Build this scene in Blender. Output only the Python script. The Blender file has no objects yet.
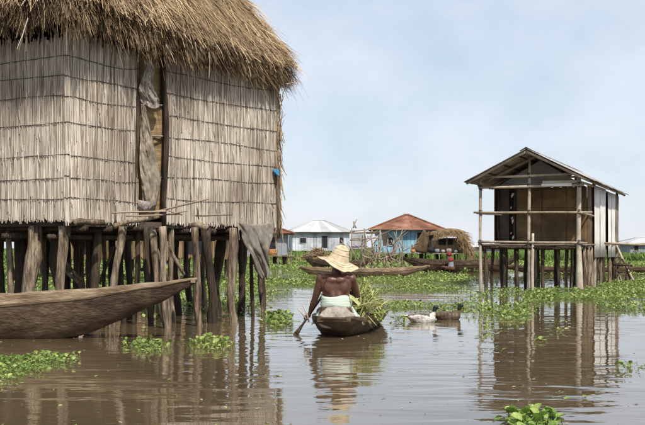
import bpy, bmesh, math, random
import numpy as np
from mathutils import Vector, Matrix, noise as mnoise

random.seed(7)
rng = np.random.default_rng(11)
R = math.radians
sc = bpy.context.scene
COL = sc.collection

# ------------------------------------------------------------------ camera
F = 1100.0          # focal length in pixels of the 645 px wide photograph
CH = 1.05           # eye height: seated in a boat
HZ = 248.0          # horizon row
cam = bpy.data.cameras.new('camera')
cam.sensor_width = 36.0
cam.lens = 36.0 * F / 645.0
cam.shift_y = (HZ - 212.5) / 645.0
cam.clip_end = 6000
cam.clip_start = 0.1
camo = bpy.data.objects.new('camera', cam)
camo.location = (0, 0, CH)
camo.rotation_euler = (R(90), 0, 0)
COL.objects.link(camo)
sc.camera = camo

# ------------------------------------------------------------------ light
SUN_EL, SUN_AZ = R(53), R(180 - 25)     # azimuth clockwise from +Y (behind the camera, a little to its right)
sd = Vector((math.sin(SUN_AZ) * math.cos(SUN_EL), math.cos(SUN_AZ) * math.cos(SUN_EL), math.sin(SUN_EL)))
sun = bpy.data.lights.new('sun', 'SUN')
sun.energy = 4.2
sun.angle = R(2.0)
sun.color = (1.0, 0.955, 0.88)
suno = bpy.data.objects.new('sun', sun)
suno.rotation_euler = sd.to_track_quat('Z', 'Y').to_euler()
COL.objects.link(suno)

world = bpy.data.worlds.new('World')
sc.world = world
world.use_nodes = True
wn = world.node_tree.nodes; wl = world.node_tree.links
wn.clear()
w_out = wn.new('ShaderNodeOutputWorld')
w_bg = wn.new('ShaderNodeBackground'); w_bg.inputs['Strength'].default_value = 0.112
w_sky = wn.new('ShaderNodeTexSky'); w_sky.sky_type = 'NISHITA'; w_sky.sun_disc = False
w_sky.sun_elevation = SUN_EL; w_sky.sun_rotation = SUN_AZ
w_sky.air_density = 1.0; w_sky.dust_density = 0.6; w_sky.ozone_density = 3.0
w_tc = wn.new('ShaderNodeTexCoord')
w_map = wn.new('ShaderNodeMapping'); w_map.inputs['Scale'].default_value = (1.0, 1.0, 1.5)
w_map.inputs['Location'].default_value = (0.55, 0.0, 0.25)
w_noise = wn.new('ShaderNodeTexNoise'); w_noise.inputs['Scale'].default_value = 3.6
w_noise.inputs['Detail'].default_value = 5.0; w_noise.inputs['Roughness'].default_value = 0.6
w_ramp = wn.new('ShaderNodeValToRGB')
w_ramp.color_ramp.elements[0].position = 0.40; w_ramp.color_ramp.elements[0].color = (4.55, 5.35, 6.2, 1)
w_ramp.color_ramp.elements[1].position = 0.60; w_ramp.color_ramp.elements[1].color = (6.15, 6.45, 7.15, 1)
w_mix = wn.new('ShaderNodeMix'); w_mix.data_type = 'RGBA'
w_mix.inputs['Factor'].default_value = 0.78      # thin high cloud and haze over the blue
wl.new(w_tc.outputs['Generated'], w_map.inputs['Vector'])
wl.new(w_map.outputs['Vector'], w_noise.inputs['Vector'])
wl.new(w_noise.outputs['Fac'], w_ramp.inputs['Fac'])
wl.new(w_ramp.outputs['Color'], w_mix.inputs['B'])
wl.new(w_sky.outputs['Color'], w_mix.inputs['A'])
wl.new(w_mix.outputs['Result'], w_bg.inputs['Color'])
wl.new(w_bg.outputs['Background'], w_out.inputs['Surface'])

sc.view_settings.view_transform = 'Standard'
sc.view_settings.look = 'None'
sc.view_settings.gamma = 1.0
sc.view_settings.use_curve_mapping = False
sc.view_settings.exposure = 0.3
sc.cycles.max_bounces = 6
sc.cycles.transparent_max_bounces = 8

# ------------------------------------------------------------------ helpers: places
def P(px, py, Y):
    return Vector(((px - 322.5) / F * Y, Y, CH + (HZ - py) / F * Y))
def W(px, py):
    """point of the water surface"""
    Y = F * CH / (py - HZ)
    return Vector(((px - 322.5) / F * Y, Y, 0.0))

# ------------------------------------------------------------------ helpers: materials
MATS = {}
def mat(name, ramp, rough=0.85, scale=6.0, stretch=(1, 1, 1), detail=6.0, bump=0.3, bscale=None, tint=0.0, trans=0.0,
        objrand=0.0, spec=0.3, metal=0.0, coords='Object', bdist=0.02, contrast=(0.3, 0.7), macro=None):
    """noise -> colour ramp; the face attribute 'tint' or the object's random number may shift it"""
    if name in MATS: return MATS[name]
    m = bpy.data.materials.new(name); m.use_nodes = True
    nt = m.node_tree; n = nt.nodes; l = nt.links
    b = n['Principled BSDF']
    tc = n.new('ShaderNodeTexCoord'); mp = n.new('ShaderNodeMapping')
    mp.inputs['Scale'].default_value = stretch
    l.new(tc.outputs[coords], mp.inputs['Vector'])
    nz = n.new('ShaderNodeTexNoise'); nz.inputs['Scale'].default_value = scale
    nz.inputs['Detail'].default_value = detail; nz.inputs['Roughness'].default_value = 0.6
    l.new(mp.outputs['Vector'], nz.inputs['Vector'])
    mr = n.new('ShaderNodeMapRange'); mr.inputs['From Min'].default_value = contrast[0]; mr.inputs['From Max'].default_value = contrast[1]
    l.new(nz.outputs['Fac'], mr.inputs['Value'])
    fac = mr.outputs['Result']
    def blend(fac, src, amt):
        mx = n.new('ShaderNodeMix'); mx.data_type = 'FLOAT'
        mx.inputs['Factor'].default_value = amt
        l.new(fac, mx.inputs['A']); l.new(src, mx.inputs['B'])
        return mx.outputs['Result']
    if tint:
        at = n.new('ShaderNodeAttribute'); at.attribute_name = 'tint'
        fac = blend(fac, at.outputs['Fac'], tint)
    if objrand:
        oi = n.new('ShaderNodeObjectInfo')
        fac = blend(fac, oi.outputs['Random'], objrand)
    cr = n.new('ShaderNodeValToRGB')
    els = cr.color_ramp.elements
    while len(els) < len(ramp): els.new(0.5)
    for e, (p, c) in zip(els, ramp):
        e.position = p; e.color = (*c, 1)
    l.new(fac, cr.inputs['Fac'])
    colour = cr.outputs['Color']
    if macro:       # broad weather stains
        mz = n.new('ShaderNodeTexNoise'); mz.inputs['Scale'].default_value = macro[0]; mz.inputs['Detail'].default_value = 4
        l.new(tc.outputs[coords], mz.inputs['Vector'])
        mrr = n.new('ShaderNodeValToRGB'); mrr.color_ramp.elements[0].position = .35; mrr.color_ramp.elements[1].position = .62
        mrr.color_ramp.elements[0].color = (*macro[1], 1); mrr.color_ramp.elements[1].color = (1, 1, 1, 1)
        l.new(mz.outputs['Fac'], mrr.inputs['Fac'])
        mm_ = n.new('ShaderNodeMix'); mm_.data_type = 'RGBA'; mm_.blend_type = 'MULTIPLY'; mm_.inputs['Factor'].default_value = 1
        l.new(colour, mm_.inputs['A']); l.new(mrr.outputs['Color'], mm_.inputs['B']); colour = mm_.outputs['Result']
    l.new(colour, b.inputs['Base Color'])
    b.inputs['Roughness'].default_value = rough
    b.inputs['Specular IOR Level'].default_value = spec
    b.inputs['Metallic'].default_value = metal
    if bump:
        bn = n.new('ShaderNodeBump'); bn.inputs['Strength'].default_value = bump; bn.inputs['Distance'].default_value = bdist
        nb = n.new('ShaderNodeTexNoise'); nb.inputs['Scale'].default_value = bscale or scale * 2.5; nb.inputs['Detail'].default_value = 5
        l.new(mp.outputs['Vector'], nb.inputs['Vector']); l.new(nb.outputs['Fac'], bn.inputs['Height'])
        l.new(bn.outputs['Normal'], b.inputs['Normal'])
    if trans:
        out = n['Material Output']
        tr = n.new('ShaderNodeBsdfTranslucent'); l.new(cr.outputs['Color'], tr.inputs['Color'])
        ms = n.new('ShaderNodeMixShader'); ms.inputs['Fac'].default_value = trans
        l.new(b.outputs['BSDF'], ms.inputs[1]); l.new(tr.outputs['BSDF'], ms.inputs[2])
        l.new(ms.outputs['Shader'], out.inputs['Surface'])
    MATS[name] = m
    return m

M_reed = mat('reed', [(0, (0.11, 0.08, 0.058)), (0.3, (0.35, 0.285, 0.215)), (0.6, (0.63, 0.555, 0.455)), (1, (0.85, 0.79, 0.68))],
             scale=42, stretch=(1, 1, 0.05), tint=0.45, bump=0.25, bscale=40, contrast=(0.34, 0.64), macro=(.8, (.62, .58, .56)))
M_thatch = mat('thatch', [(0, (0.070, 0.044, 0.024)), (0.35, (0.22, 0.145, 0.078)), (0.7, (0.44, 0.31, 0.175)), (1, (0.68, 0.53, 0.34))],
               scale=1.6, tint=0.72, bump=0.0)
M_thatch_core = mat('thatch_core', [(0, (0.05, 0.034, 0.02)), (1, (0.16, 0.105, 0.055))], scale=9, bump=0.8, bscale=40)
M_thatch_dry = mat('thatch_dry', [(0, (0.085, 0.055, 0.028)), (0.5, (0.22, 0.145, 0.075)), (1, (0.42, 0.30, 0.17))], scale=3, tint=0.7, bump=0)
M_twine = mat('twine', [(0, (0.05, 0.04, 0.035)), (1, (0.13, 0.10, 0.08))], scale=20, bump=0.3)
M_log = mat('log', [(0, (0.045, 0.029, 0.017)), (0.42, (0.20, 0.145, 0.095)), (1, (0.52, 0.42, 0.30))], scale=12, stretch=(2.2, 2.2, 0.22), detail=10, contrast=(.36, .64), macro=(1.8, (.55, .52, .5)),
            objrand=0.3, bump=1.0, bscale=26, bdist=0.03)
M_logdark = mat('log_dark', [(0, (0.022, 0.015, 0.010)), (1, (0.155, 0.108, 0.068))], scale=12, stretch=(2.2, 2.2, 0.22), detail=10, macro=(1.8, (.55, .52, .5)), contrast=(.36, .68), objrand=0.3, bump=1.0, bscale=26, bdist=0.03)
M_pole = mat('pole', [(0, (0.16, 0.12, 0.08)), (0.5, (0.39, 0.32, 0.24)), (1, (0.62, 0.55, 0.45))], scale=6, stretch=(1, 1, 0.6), objrand=0.45, bump=0.6, bscale=18)
M_branch = mat('branch', [(0, (0.12, 0.085, 0.06)), (1, (0.42, 0.33, 0.24))], scale=4, objrand=0.6, bump=0.4)
M_hull = mat('canoe_hull', [(0, (0.035, 0.022, 0.014)), (0.5, (0.115, 0.076, 0.047)), (1, (0.25, 0.175, 0.11))], scale=7, stretch=(0.8, 0.8, 1.9), detail=12, contrast=(.22, .78), bump=0.8, bscale=22, rough=0.6, bdist=.015, macro=(1.6, (.5, .47, .45)))
M_hull_light = mat('canoe_rim', [(0, (0.19, 0.13, 0.08)), (0.5, (0.36, 0.265, 0.17)), (1, (0.52, 0.41, 0.28))], scale=5, stretch=(0.8, 0.8, 4), bump=0.7, bscale=11, rough=0.7, macro=(2.2, (.6, .56, .52)))
M_hull_in = mat('canoe_inside', [(0, (0.13, 0.09, 0.055)), (1, (0.34, 0.25, 0.165))], scale=3, bump=0.5, bscale=9)
M_skin = mat('skin', [(0, (0.060, 0.025, 0.015)), (0.5, (0.105, 0.045, 0.027)), (1, (0.155, 0.072, 0.046))], scale=9, rough=0.42, bump=0.12, bscale=60, spec=0.5)
M_hair = mat('hair', [(0, (0.008, 0.007, 0.006)), (1, (0.02, 0.017, 0.015))], bump=0.6, bscale=120)
M_straw = mat('straw_hat', [(0, (0.30, 0.215, 0.125)), (0.5, (0.54, 0.43, 0.28)), (1, (0.72, 0.62, 0.45))], scale=22, tint=0.3, bump=0.5, bscale=70, bdist=0.006)
M_wrapbrown = mat('brown_cloth', [(0, (0.055, 0.026, 0.016)), (1, (0.14, 0.07, 0.042))], scale=10, bump=0.5)
M_sack = mat('sack', [(0, (0.20, 0.165, 0.135)), (1, (0.42, 0.36, 0.31))], scale=12, bump=0.7, bscale=40)
M_bag = mat('bag_cloth', [(0, (0.24, 0.19, 0.155)), (1, (0.47, 0.40, 0.34))], scale=5, bump=0.1, rough=0.8, trans=.15)
M_red = mat('red_cloth', [(0, (0.17, 0.018, 0.016)), (1, (0.30, 0.04, 0.035))], scale=12, bump=0.4)
M_paleblue = mat('pale_blue_cloth', [(0, (0.15, 0.17, 0.21)), (1, (0.28, 0.30, 0.34))], scale=12, bump=0.4)
M_tarp = mat('grey_tarp', [(0, (0.13, 0.105, 0.08)), (0.5, (0.27, 0.23, 0.18)), (1, (0.44, 0.385, 0.31))], scale=4, bump=0.1, bscale=20, rough=0.5, trans=0.12)
M_plastic = mat('plastic_sheet', [(0, (0.30, 0.23, 0.15)), (0.5, (0.46, 0.38, 0.28)), (1, (0.66, 0.58, 0.46))], scale=9, bump=0.15, bscale=40, rough=0.3, trans=0.4, spec=0.5)
M_tanmat = mat('tan_mat', [(0, (0.17, 0.11, 0.05)), (0.5, (0.30, 0.20, 0.095)), (1, (0.43, 0.31, 0.16))], scale=3, stretch=(1, 1, 6), bump=0.5, bscale=14)
M_brownmat = mat('brown_mat', macro=(1.6, (.6, .57, .52)), ramp=[(0, (0.115, 0.072, 0.036)), (0.5, (0.185, 0.118, 0.058)), (1, (0.25, 0.165, 0.085))], scale=2.2, stretch=(1, 1, 1.6), bump=0.5, bscale=30, rough=0.8)
M_darkmat = mat('dark_mat', [(0, (0.05, 0.036, 0.028)), (1, (0.12, 0.085, 0.06))], scale=3, bump=0.5, bscale=30)
M_white = mat('whitewashed_sheet', macro=(2.0, (.86, .82, .76)), spec=.15, ramp=[(0, (0.60, 0.54, 0.47)), (0.25, (0.80, 0.77, 0.72)), (1, (0.88, 0.86, 0.82))], scale=2.5, stretch=(4, 4, 0.5), bump=0.3, rough=0.7, contrast=(0.25, 0.6))
M_tin = mat('tin_sheet', [(0, (0.17, 0.155, 0.14)), (0.5, (0.33, 0.31, 0.29)), (1, (0.52, 0.50, 0.48))], scale=2.5, stretch=(1, 1, 3), bump=0.2, rough=0.6, objrand=0.3, spec=0.5)
M_tin_white = mat('white_tin_roof', [(0, (0.30, 0.28, 0.26)), (0.4, (0.42, 0.42, 0.42)), (1, (0.52, 0.525, 0.53))], scale=1.2, bump=0.1, rough=0.5, objrand=0.6)
M_rust = mat('rusty_roof', macro=(1.5, (.6, .55, .5)), ramp=[(0, (0.13, 0.055, 0.035)), (0.45, (0.22, 0.095, 0.058)), (0.8, (0.31, 0.16, 0.10)), (1, (0.43, 0.29, 0.20))], scale=1.3, stretch=(1, 1, 1), bump=0.2, objrand=0.45, rough=0.8)
M_blue = mat('blue_paint', macro=(1.2, (.55, .58, .60)), ramp=[(0, (0.18, 0.37, 0.49)), (0.5, (0.28, 0.51, 0.63)), (1, (0.45, 0.64, 0.72))], scale=1.6, stretch=(2, 2, 0.5), bump=0.2, objrand=0.35)
M_whiteboard = mat('white_boards', macro=(1.2, (.62, .60, .58)), ramp=[(0, (0.42, 0.44, 0.48)), (0.5, (0.58, 0.60, 0.64)), (1, (0.72, 0.73, 0.75))], scale=1.5, stretch=(3, 3, 0.4), bump=0.2, objrand=0.45)
M_greywall = mat('grey_boards', [(0, (0.20, 0.21, 0.23)), (1, (0.38, 0.39, 0.41))], scale=1.5, bump=0.2, objrand=0.4)
M_darkopen = mat('dark_opening', [(0, (0.012, 0.012, 0.014)), (1, (0.03, 0.03, 0.032))], bump=0)
M_greyframe = mat('weathered_frame', [(0, (0.25, 0.22, 0.19)), (1, (0.45, 0.41, 0.37))], scale=4, bump=0.3)
M_plank = mat('plank', [(0, (0.13, 0.095, 0.07)), (0.5, (0.27, 0.205, 0.15)), (1, (0.43, 0.35, 0.27))], scale=3, stretch=(0.6, 3, 3), bump=0.5, objrand=0.45)
M_leaf = mat('hyacinth_leaf', [(0, (0.075, 0.13, 0.022)), (0.35, (0.14, 0.215, 0.042)), (0.7, (0.25, 0.33, 0.08)), (0.93, (0.42, 0.46, 0.14)), (1, (0.46, 0.40, 0.16))],
             scale=0.7, tint=0.75, bump=0, rough=0.5, trans=0.28, spec=0.35)
M_leafobj = mat('hyacinth_leaf_single', [(0, (0.09, 0.155, 0.025)), (0.5, (0.20, 0.31, 0.055)), (0.9, (0.34, 0.42, 0.11)), (1, (0.44, 0.42, 0.15))],
             scale=8, objrand=0.7, bump=0.1, rough=0.4, trans=0.28, spec=0.45)
M_grass = mat('grass', [(0, (0.08, 0.13, 0.03)), (0.5, (0.15, 0.23, 0.05)), (1, (0.27, 0.32, 0.10))], scale=0.3, tint=0.6, bump=0, trans=0.2)
M_ground = mat('ground_soil', [(0, (0.05, 0.075, 0.022)), (0.5, (0.085, 0.12, 0.032)), (1, (0.14, 0.13, 0.055))], scale=0.15, bump=0.4, bscale=2)
M_cutleaf = mat('cut_leaves', [(0, (0.12, 0.19, 0.04)), (0.35, (0.27, 0.34, 0.09)), (0.65, (0.47, 0.47, 0.18)), (1, (0.70, 0.63, 0.38))], scale=4, tint=0.75, bump=0, trans=0.25)
M_duckwhite = mat('duck_white', [(0, (0.30, 0.25, 0.20)), (0.5, (0.52, 0.48, 0.42)), (1, (0.66, 0.62, 0.57))], scale=26, contrast=(.35, .6), bump=0.4, bscale=60)
M_duckbrown = mat('duck_brown', [(0, (0.035, 0.025, 0.018)), (0.5, (0.10, 0.068, 0.045)), (1, (0.22, 0.16, 0.11))], scale=30, stretch=(1, 1, 1), bump=0.4, bscale=60)
M_duckhead = mat('duck_head', [(0, (0.010, 0.013, 0.011)), (1, (0.025, 0.032, 0.026))], scale=10, bump=0.2, rough=0.4)
M_bill = mat('duck_bill', [(0, (0.25, 0.18, 0.05)), (1, (0.35, 0.27, 0.09))], bump=0.1)
M_orange = mat('orange_cloth', [(0, (0.42, 0.17, 0.06)), (1, (0.55, 0.27, 0.11))], bump=0.3)
M_bluebit = mat('blue_plastic', [(0, (0.03, 0.17, 0.30)), (1, (0.06, 0.26, 0.42))], bump=0.2, rough=0.4)
M_pink = mat('pink_cloth', [(0, (0.55, 0.36, 0.36)), (1, (0.72, 0.55, 0.54))], bump=0.3)

def stripe_mat(name):
    m = bpy.data.materials.new(name); m.use_nodes = True
    n = m.node_tree.nodes; l = m.node_tree.links; b = n['Principled BSDF']
    tc = n.new('ShaderNodeTexCoord')
    wv = n.new('ShaderNodeTexWave'); wv.wave_type = 'BANDS'; wv.bands_direction = 'Z'
    wv.inputs['Scale'].default_value = 16.0; wv.inputs['Distortion'].default_value = 3.5; wv.inputs['Detail'].default_value = 2
    l.new(tc.outputs['Object'], wv.inputs['Vector'])
    cr = n.new('ShaderNodeValToRGB')
    cr.color_ramp.elements[0].position = 0.35; cr.color_ramp.elements[0].color = (0.40, 0.50, 0.40, 1)
    cr.color_ramp.elements[1].position = 0.6; cr.color_ramp.elements[1].color = (0.60, 0.63, 0.53, 1)
    l.new(wv.outputs['Fac'], cr.inputs['Fac']); l.new(cr.outputs['Color'], b.inputs['Base Color'])
    b.inputs['Roughness'].default_value = 0.85
    return m
M_stripe = stripe_mat('green_white_cloth')

# ------------------------------------------------------------------ helpers: objects
ROOTLOC = {}
def empty(name, loc, label, cat, group=None):
    o = bpy.data.objects.new(name, None); COL.objects.link(o)
    o.location = loc; o.empty_display_size = 0.2
    o['label'] = label; o['category'] = cat
    if group: o['group'] = group
    ROOTLOC[o.name] = Vector(loc)
    return o
def root_of(o):
    while o.parent: o = o.parent
    return o
def link(name, verts, faces, m, parent=None, smooth=False, tint=None, kind=None, label=None, cat=None, group=None, origin=None):
    """verts in world coordinates; stored relative to the thing's base"""
    v = np.asarray([tuple(x) for x in verts] if not isinstance(verts, np.ndarray) else verts, dtype=np.float64)
    if parent is not None:
        off = np.array(ROOTLOC[root_of(parent).name])
    else:
        off = np.array(origin) if origin is not None else np.array([v[:, 0].mean(), v[:, 1].mean(), v[:, 2].min()])
    me = bpy.data.meshes.new(name)
    me.from_pydata((v - off).tolist(), [], [list(map(int, f)) for f in faces] if not isinstance(faces, np.ndarray) else faces.tolist())
    for mm in (m if isinstance(m, (list, tuple)) else [m]): me.materials.append(mm)
    if smooth: me.polygons.foreach_set('use_smooth', [True] * len(me.polygons))
    if tint is not None:
        a = me.attributes.new('tint', 'FLOAT', 'POINT')
        a.data.foreach_set('value', np.asarray(tint, dtype=np.float32))
    me.update()
    o = bpy.data.objects.new(name, me); COL.objects.link(o)
    if parent is not None: o.parent = parent
    else:
        o.location = off; ROOTLOC[o.name] = Vector(off)
    if kind: o['kind'] = kind
    if label: o['label'] = label
    if cat: o['category'] = cat
    if group: o['group'] = group
    return o

class MB:
    def __init__(s): s.v = []; s.f = []; s.t = []; s.mi = []
    def add(s, vs, fs, t=0.5):
        k = len(s.v); s.v += [tuple(x) for x in vs]; s.f += [tuple(i + k for i in f) for f in fs]; s.t += [t] * len(vs)
        return s
    def tube(s, pts, rad, sides=8, t=0.5, jit=0.0, flat=1.0):
        vs, fs = tube(pts, rad, sides, jit, flat); return s.add(vs, fs, t)
    def box(s, c, size, rz=0.0, t=0.5):
        vs, fs = box(c, size, rz); return s.add(vs, fs, t)
    def build(s, name, m, parent=None, smooth=False, **k):
        return link(name, s.v, s.f, m, parent, smooth, tint=s.t, **k)

def tube(pts, rad, sides=8, jit=0.0, flat=1.0):
    pts = [Vector(p) for p in pts]
    if not hasattr(rad, '__len__'): rad = [rad] * len(pts)
    vs, fs = [], []
    for i, p in enumerate(pts):
        d = (pts[min(i + 1, len(pts) - 1)] - pts[max(i - 1, 0)]).normalized()
        ref = Vector((0, 0, 1)) if abs(d.z) < 0.9 else Vector((0, 1, 0))
        a = d.cross(ref).normalized(); b = d.cross(a).normalized()
        for k in range(sides):
            th = 2 * math.pi * k / sides
            r = rad[i] * (1 + jit * random.uniform(-1, 1))
            vs.append(p + a * (math.cos(th) * r) + b * (math.sin(th) * r * flat))
    for i in range(len(pts) - 1):
        for k in range(sides):
            k2 = (k + 1) % sides
            fs.append((i * sides + k, i * sides + k2, (i + 1) * sides + k2, (i + 1) * sides + k))
    fs.append(tuple(range(sides - 1, -1, -1)))
    fs.append(tuple((len(pts) - 1) * sides + k for k in range(sides)))
    return vs, fs
def box(c, size, rz=0.0):
    c = Vector(c); sx, sy, sz = [x / 2 for x in size]
    cr, sr = math.cos(rz), math.sin(rz)
    vs = []
    for z in (-sz, sz):
        for x, y in ((-sx, -sy), (sx, -sy), (sx, sy), (-sx, sy)):
            vs.append(c + Vector((x * cr - y * sr, x * sr + y * cr, z)))
    return vs, [(3, 2, 1, 0), (4, 5, 6, 7), (0, 1, 5, 4), (1, 2, 6, 5), (2, 3, 7, 6), (3, 0, 4, 7)]

def pole(name, p0, p1, r0, r1, m, parent, n=7, wob=0.5, sides=8, jit=0.07, **k):
    """a crooked round timber"""
    p0, p1 = Vector(p0), Vector(p1)
    ph = random.uniform(0, 9); L = (p1 - p0).length
    pts, rad = [], []
    for i in range(n):
        t = i / (n - 1)
        w = min(r0, r1) * wob * 2.0
        o = Vector((math.sin(ph + t * 4.1) * w, math.cos(ph * 1.7 + t * 3.3) * w, math.sin(ph * 2.3 + t * 3.7) * w * (0.6 if abs((p1 - p0).normalized().z) < 0.7 else 0)))
        o *= math.sin(math.pi * min(1, 0.12 + t)) if 0 < t < 1 else 0.3
        pts.append(p0.lerp(p1, t) + o)
        rad.append((r0 + (r1 - r0) * t) * (1 + 0.12 * math.sin(ph * 3 + t * 9)))
    vs, fs = tube(pts, rad, sides, jit)
    return link(name, vs, fs, m, parent, smooth=True, **k)

def scatter(name, tv, tf, locs, mats3, tints, m, parent=None, smooth=True, **k):
    """many copies of one small template joined in one mesh (arrays)"""
    N = len(locs); nv = len(tv)
    tv = np.asarray(tv, float)
    V = np.einsum('nij,vj->nvi', mats3, tv) + locs[:, None, :]
    V = V.reshape(-1, 3)
    by = {}
    for f in tf: by.setdefault(len(f), []).append(f)
    faces = []
    offs = (np.arange(N) * nv)
    for ln, fl in by.items():
        arr = (offs[:, None, None] + np.asarray(fl)[None]).reshape(-1, ln)
        faces += arr.tolist()
    return link(name, V, faces, m, parent, smooth, tint=np.repeat(tints, nv), **k)

def rotmats(yaw, pitch, roll, scale):
    """R = Rz(yaw) Rx(pitch) Ry(roll) * scale (N or N,3)"""
    cy, sy, cp, sp, cr, sr = np.cos(yaw), np.sin(yaw), np.cos(pitch), np.sin(pitch), np.cos(roll), np.sin(roll)
    N = len(yaw); Z = np.zeros(N); O = np.ones(N)
    Rz = np.stack([cy, -sy, Z, sy, cy, Z, Z, Z, O], 1).reshape(N, 3, 3)
    Rx = np.stack([O, Z, Z, Z, cp, -sp, Z, sp, cp], 1).reshape(N, 3, 3)
    Ry = np.stack([cr, Z, sr, Z, O, Z, -sr, Z, cr], 1).reshape(N, 3, 3)
    M = Rz @ Rx @ Ry
    s = np.asarray(scale, float)
    if s.ndim == 1: s = np.repeat(s[:, None], 3, 1)
    return M * s[:, None, :]

def remeshed(name, vs, fs, m, parent, voxel=0.012, smooth_it=6, pick=None, **k):
    """overlapping closed lofts fused into one continuous surface"""
    me = bpy.data.meshes.new('tmp'); me.from_pydata([tuple(v) for v in vs], [], fs); me.update()
    bm = bmesh.new(); bm.from_mesh(me); bmesh.ops.recalc_face_normals(bm, faces=bm.faces); bm.to_mesh(me); bm.free()
    o = bpy.data.objects.new('tmp', me); COL.objects.link(o)
    r = o.modifiers.new('r', 'REMESH'); r.mode = 'VOXEL'; r.voxel_size = voxel
    s = o.modifiers.new('s', 'SMOOTH'); s.factor = 0.5; s.iterations = smooth_it
    dg = bpy.context.evaluated_depsgraph_get()
    ev = o.evaluated_get(dg); m2 = ev.to_mesh()
    V = np.empty(len(m2.vertices) * 3); m2.vertices.foreach_get('co', V); V = V.reshape(-1, 3)
    FS = [tuple(p.vertices) for p in m2.polygons]
    ev.to_mesh_clear()
    bpy.data.objects.remove(o); bpy.data.meshes.remove(me)
    ob = link(name, V, FS, m, parent, smooth=True, **k)
    if pick:
        for p in ob.data.polygons:
            c = V[list(p.vertices)].mean(0); p.material_index = pick(c)
    return ob

# ================================================================== SETTING
# ground: lake bed in front, low bank and flat land far behind
xs = [-1500, -400, -150, -80, -50, -30, -15, 0, 15, 30, 50, 80, 150, 400, 1500]
ys = [-60, 0, 20, 40, 60, 70, 76, 80, 84, 90, 100, 130, 200, 400, 1000, 3500]
gv, gf = [], []
for j, y in enumerate(ys):
    for i, x in enumerate(xs):
        yy = y + (3.0 * math.sin(i * 1.9) if 66 < y < 110 else 0)
        z = -0.7 if y <= 76 else (-0.25 if y == 80 else (0.06 if y == 84 else 0.18))
        gv.append((x, yy, z))
nx = len(xs)
for j in range(len(ys) - 1):
    for i in range(nx - 1):
        gf.append((j * nx + i, j * nx + i + 1, (j + 1) * nx + i + 1, (j + 1) * nx + i))
link('ground', gv, gf, M_ground, smooth=True, kind='structure', origin=(0, 0, 0))

# water
def water_mat():
    m = bpy.data.materials.new('brown_water'); m.use_nodes = True
    n = m.node_tree.nodes; l = m.node_tree.links; b = n['Principled BSDF']
    b.inputs['Roughness'].default_value = 0.035
    b.inputs['IOR'].default_value = 1.48
    b.inputs['Specular IOR Level'].default_value = 0.5
    tc = n.new('ShaderNodeTexCoord')
    def nz(scale, stretch, detail, rot=0.0, dist=0.0):
        mp = n.new('ShaderNodeMapping'); mp.inputs['Scale'].default_value = stretch; mp.inputs['Rotation'].default_value = (0, 0, rot)
        l.new(tc.outputs['Object'], mp.inputs['Vector'])
        t = n.new('ShaderNodeTexNoise'); t.inputs['Scale'].default_value = scale; t.inputs['Detail'].default_value = detail
        t.inputs['Distortion'].default_value = dist
        l.new(mp.outputs['Vector'], t.inputs['Vector']); return t.outputs['Fac']
    def math_(op, a, bb=None):
        x = n.new('ShaderNodeMath'); x.operation = op
        for i, v in enumerate((a, bb)):
            if v is None: continue
            if isinstance(v, (int, float)): x.inputs[i].default_value = v
            else: l.new(v, x.inputs[i])
        return x.outputs[0]
    # silt in the water
    cr = n.new('ShaderNodeValToRGB')
    cr.color_ramp.elements[0].position = 0.3; cr.color_ramp.elements[0].color = (0.090, 0.064, 0.034, 1)
    cr.color_ramp.elements[1].position = 0.7; cr.color_ramp.elements[1].color = (0.122, 0.088, 0.049, 1)
    l.new(nz(0.35, (1, 1, 1), 4), cr.inputs['Fac']); l.new(cr.outputs['Color'], b.inputs['Base Color'])
    # ripples (height in metres)
    calm = n.new('ShaderNodeMapRange'); l.new(nz(0.16, (1, 1, 1), 2), calm.inputs['Value'])
    calm.inputs['From Min'].default_value = 0.35; calm.inputs['From Max'].default_value = 0.65
    calm.inputs['To Min'].default_value = 0.45; calm.inputs['To Max'].default_value = 1.15
    h1 = math_('MULTIPLY', nz(1.25, (0.55, 1.5, 1), 2, 0.12, 0.4), 0.013)
    h2 = math_('MULTIPLY', nz(3.6, (0.6, 1.25, 1), 2, -0.2, 0.3), 0.0042)
    h3 = math_('MULTIPLY', nz(11.0, (0.7, 1.2, 1), 1.5, 0.3), 0.0007)
    h = math_('MULTIPLY', math_('ADD', math_('ADD', h1, h2), h3), calm.outputs['Result'])
    # rings spreading from the paddled canoe
    ds = n.new('ShaderNodeVectorMath'); ds.operation = 'DISTANCE'
    ds.inputs[1].default_value = (-0.3, 12.9, 0)
    l.new(tc.outputs['Object'], ds.inputs[0])
    d = ds.outputs['Value']
    ring = math_('MULTIPLY', math_('SINE', math_('MULTIPLY', d, 15.0)), math_('EXPONENT', math_('MULTIPLY', d, -0.75)))
    h = math_('ADD', h, math_('MULTIPLY', ring, 0.0022))
    bp = n.new('ShaderNodeBump'); bp.inputs['Strength'].default_value = 1.0; bp.inputs['Distance'].default_value = 1.0
    l.new(h, bp.inputs['Height']); l.new(bp.outputs['Normal'], b.inputs['Normal'])
    return m
link('water', [(-400, -60, 0), (400, -60, 0), (400, 110, 0), (-400, 110, 0)], [(0, 1, 2, 3)], water_mat(), kind='structure', origin=(0, 0, 0))

# ================================================================== THATCHED HUT (near, left)
C = Vector((-3.23, 13.9, 0)); RR = Vector((-0.756, 17.5, 0))
au = (RR - C).normalized(); aL = (RR - C).length
bu = Vector((-0.87, 0.49, 0)).normalized(); bL = 4.5
an = Vector((au.y, -au.x, 0)); bn = Vector((-bu.y, bu.x, 0))      # outward normals of the two faces in view
if an.y > 0: an = -an
if bn.y > 0: bn = -bn
L0 = C + bu * bL; B0 = RR + bu * bL
hut = empty('thatched_hut', (-3.9, 16.8, 0), 'big thatched stilt hut with pale reed walls beside the long moored canoe', 'hut')
FLOOR = 1.44

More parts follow.
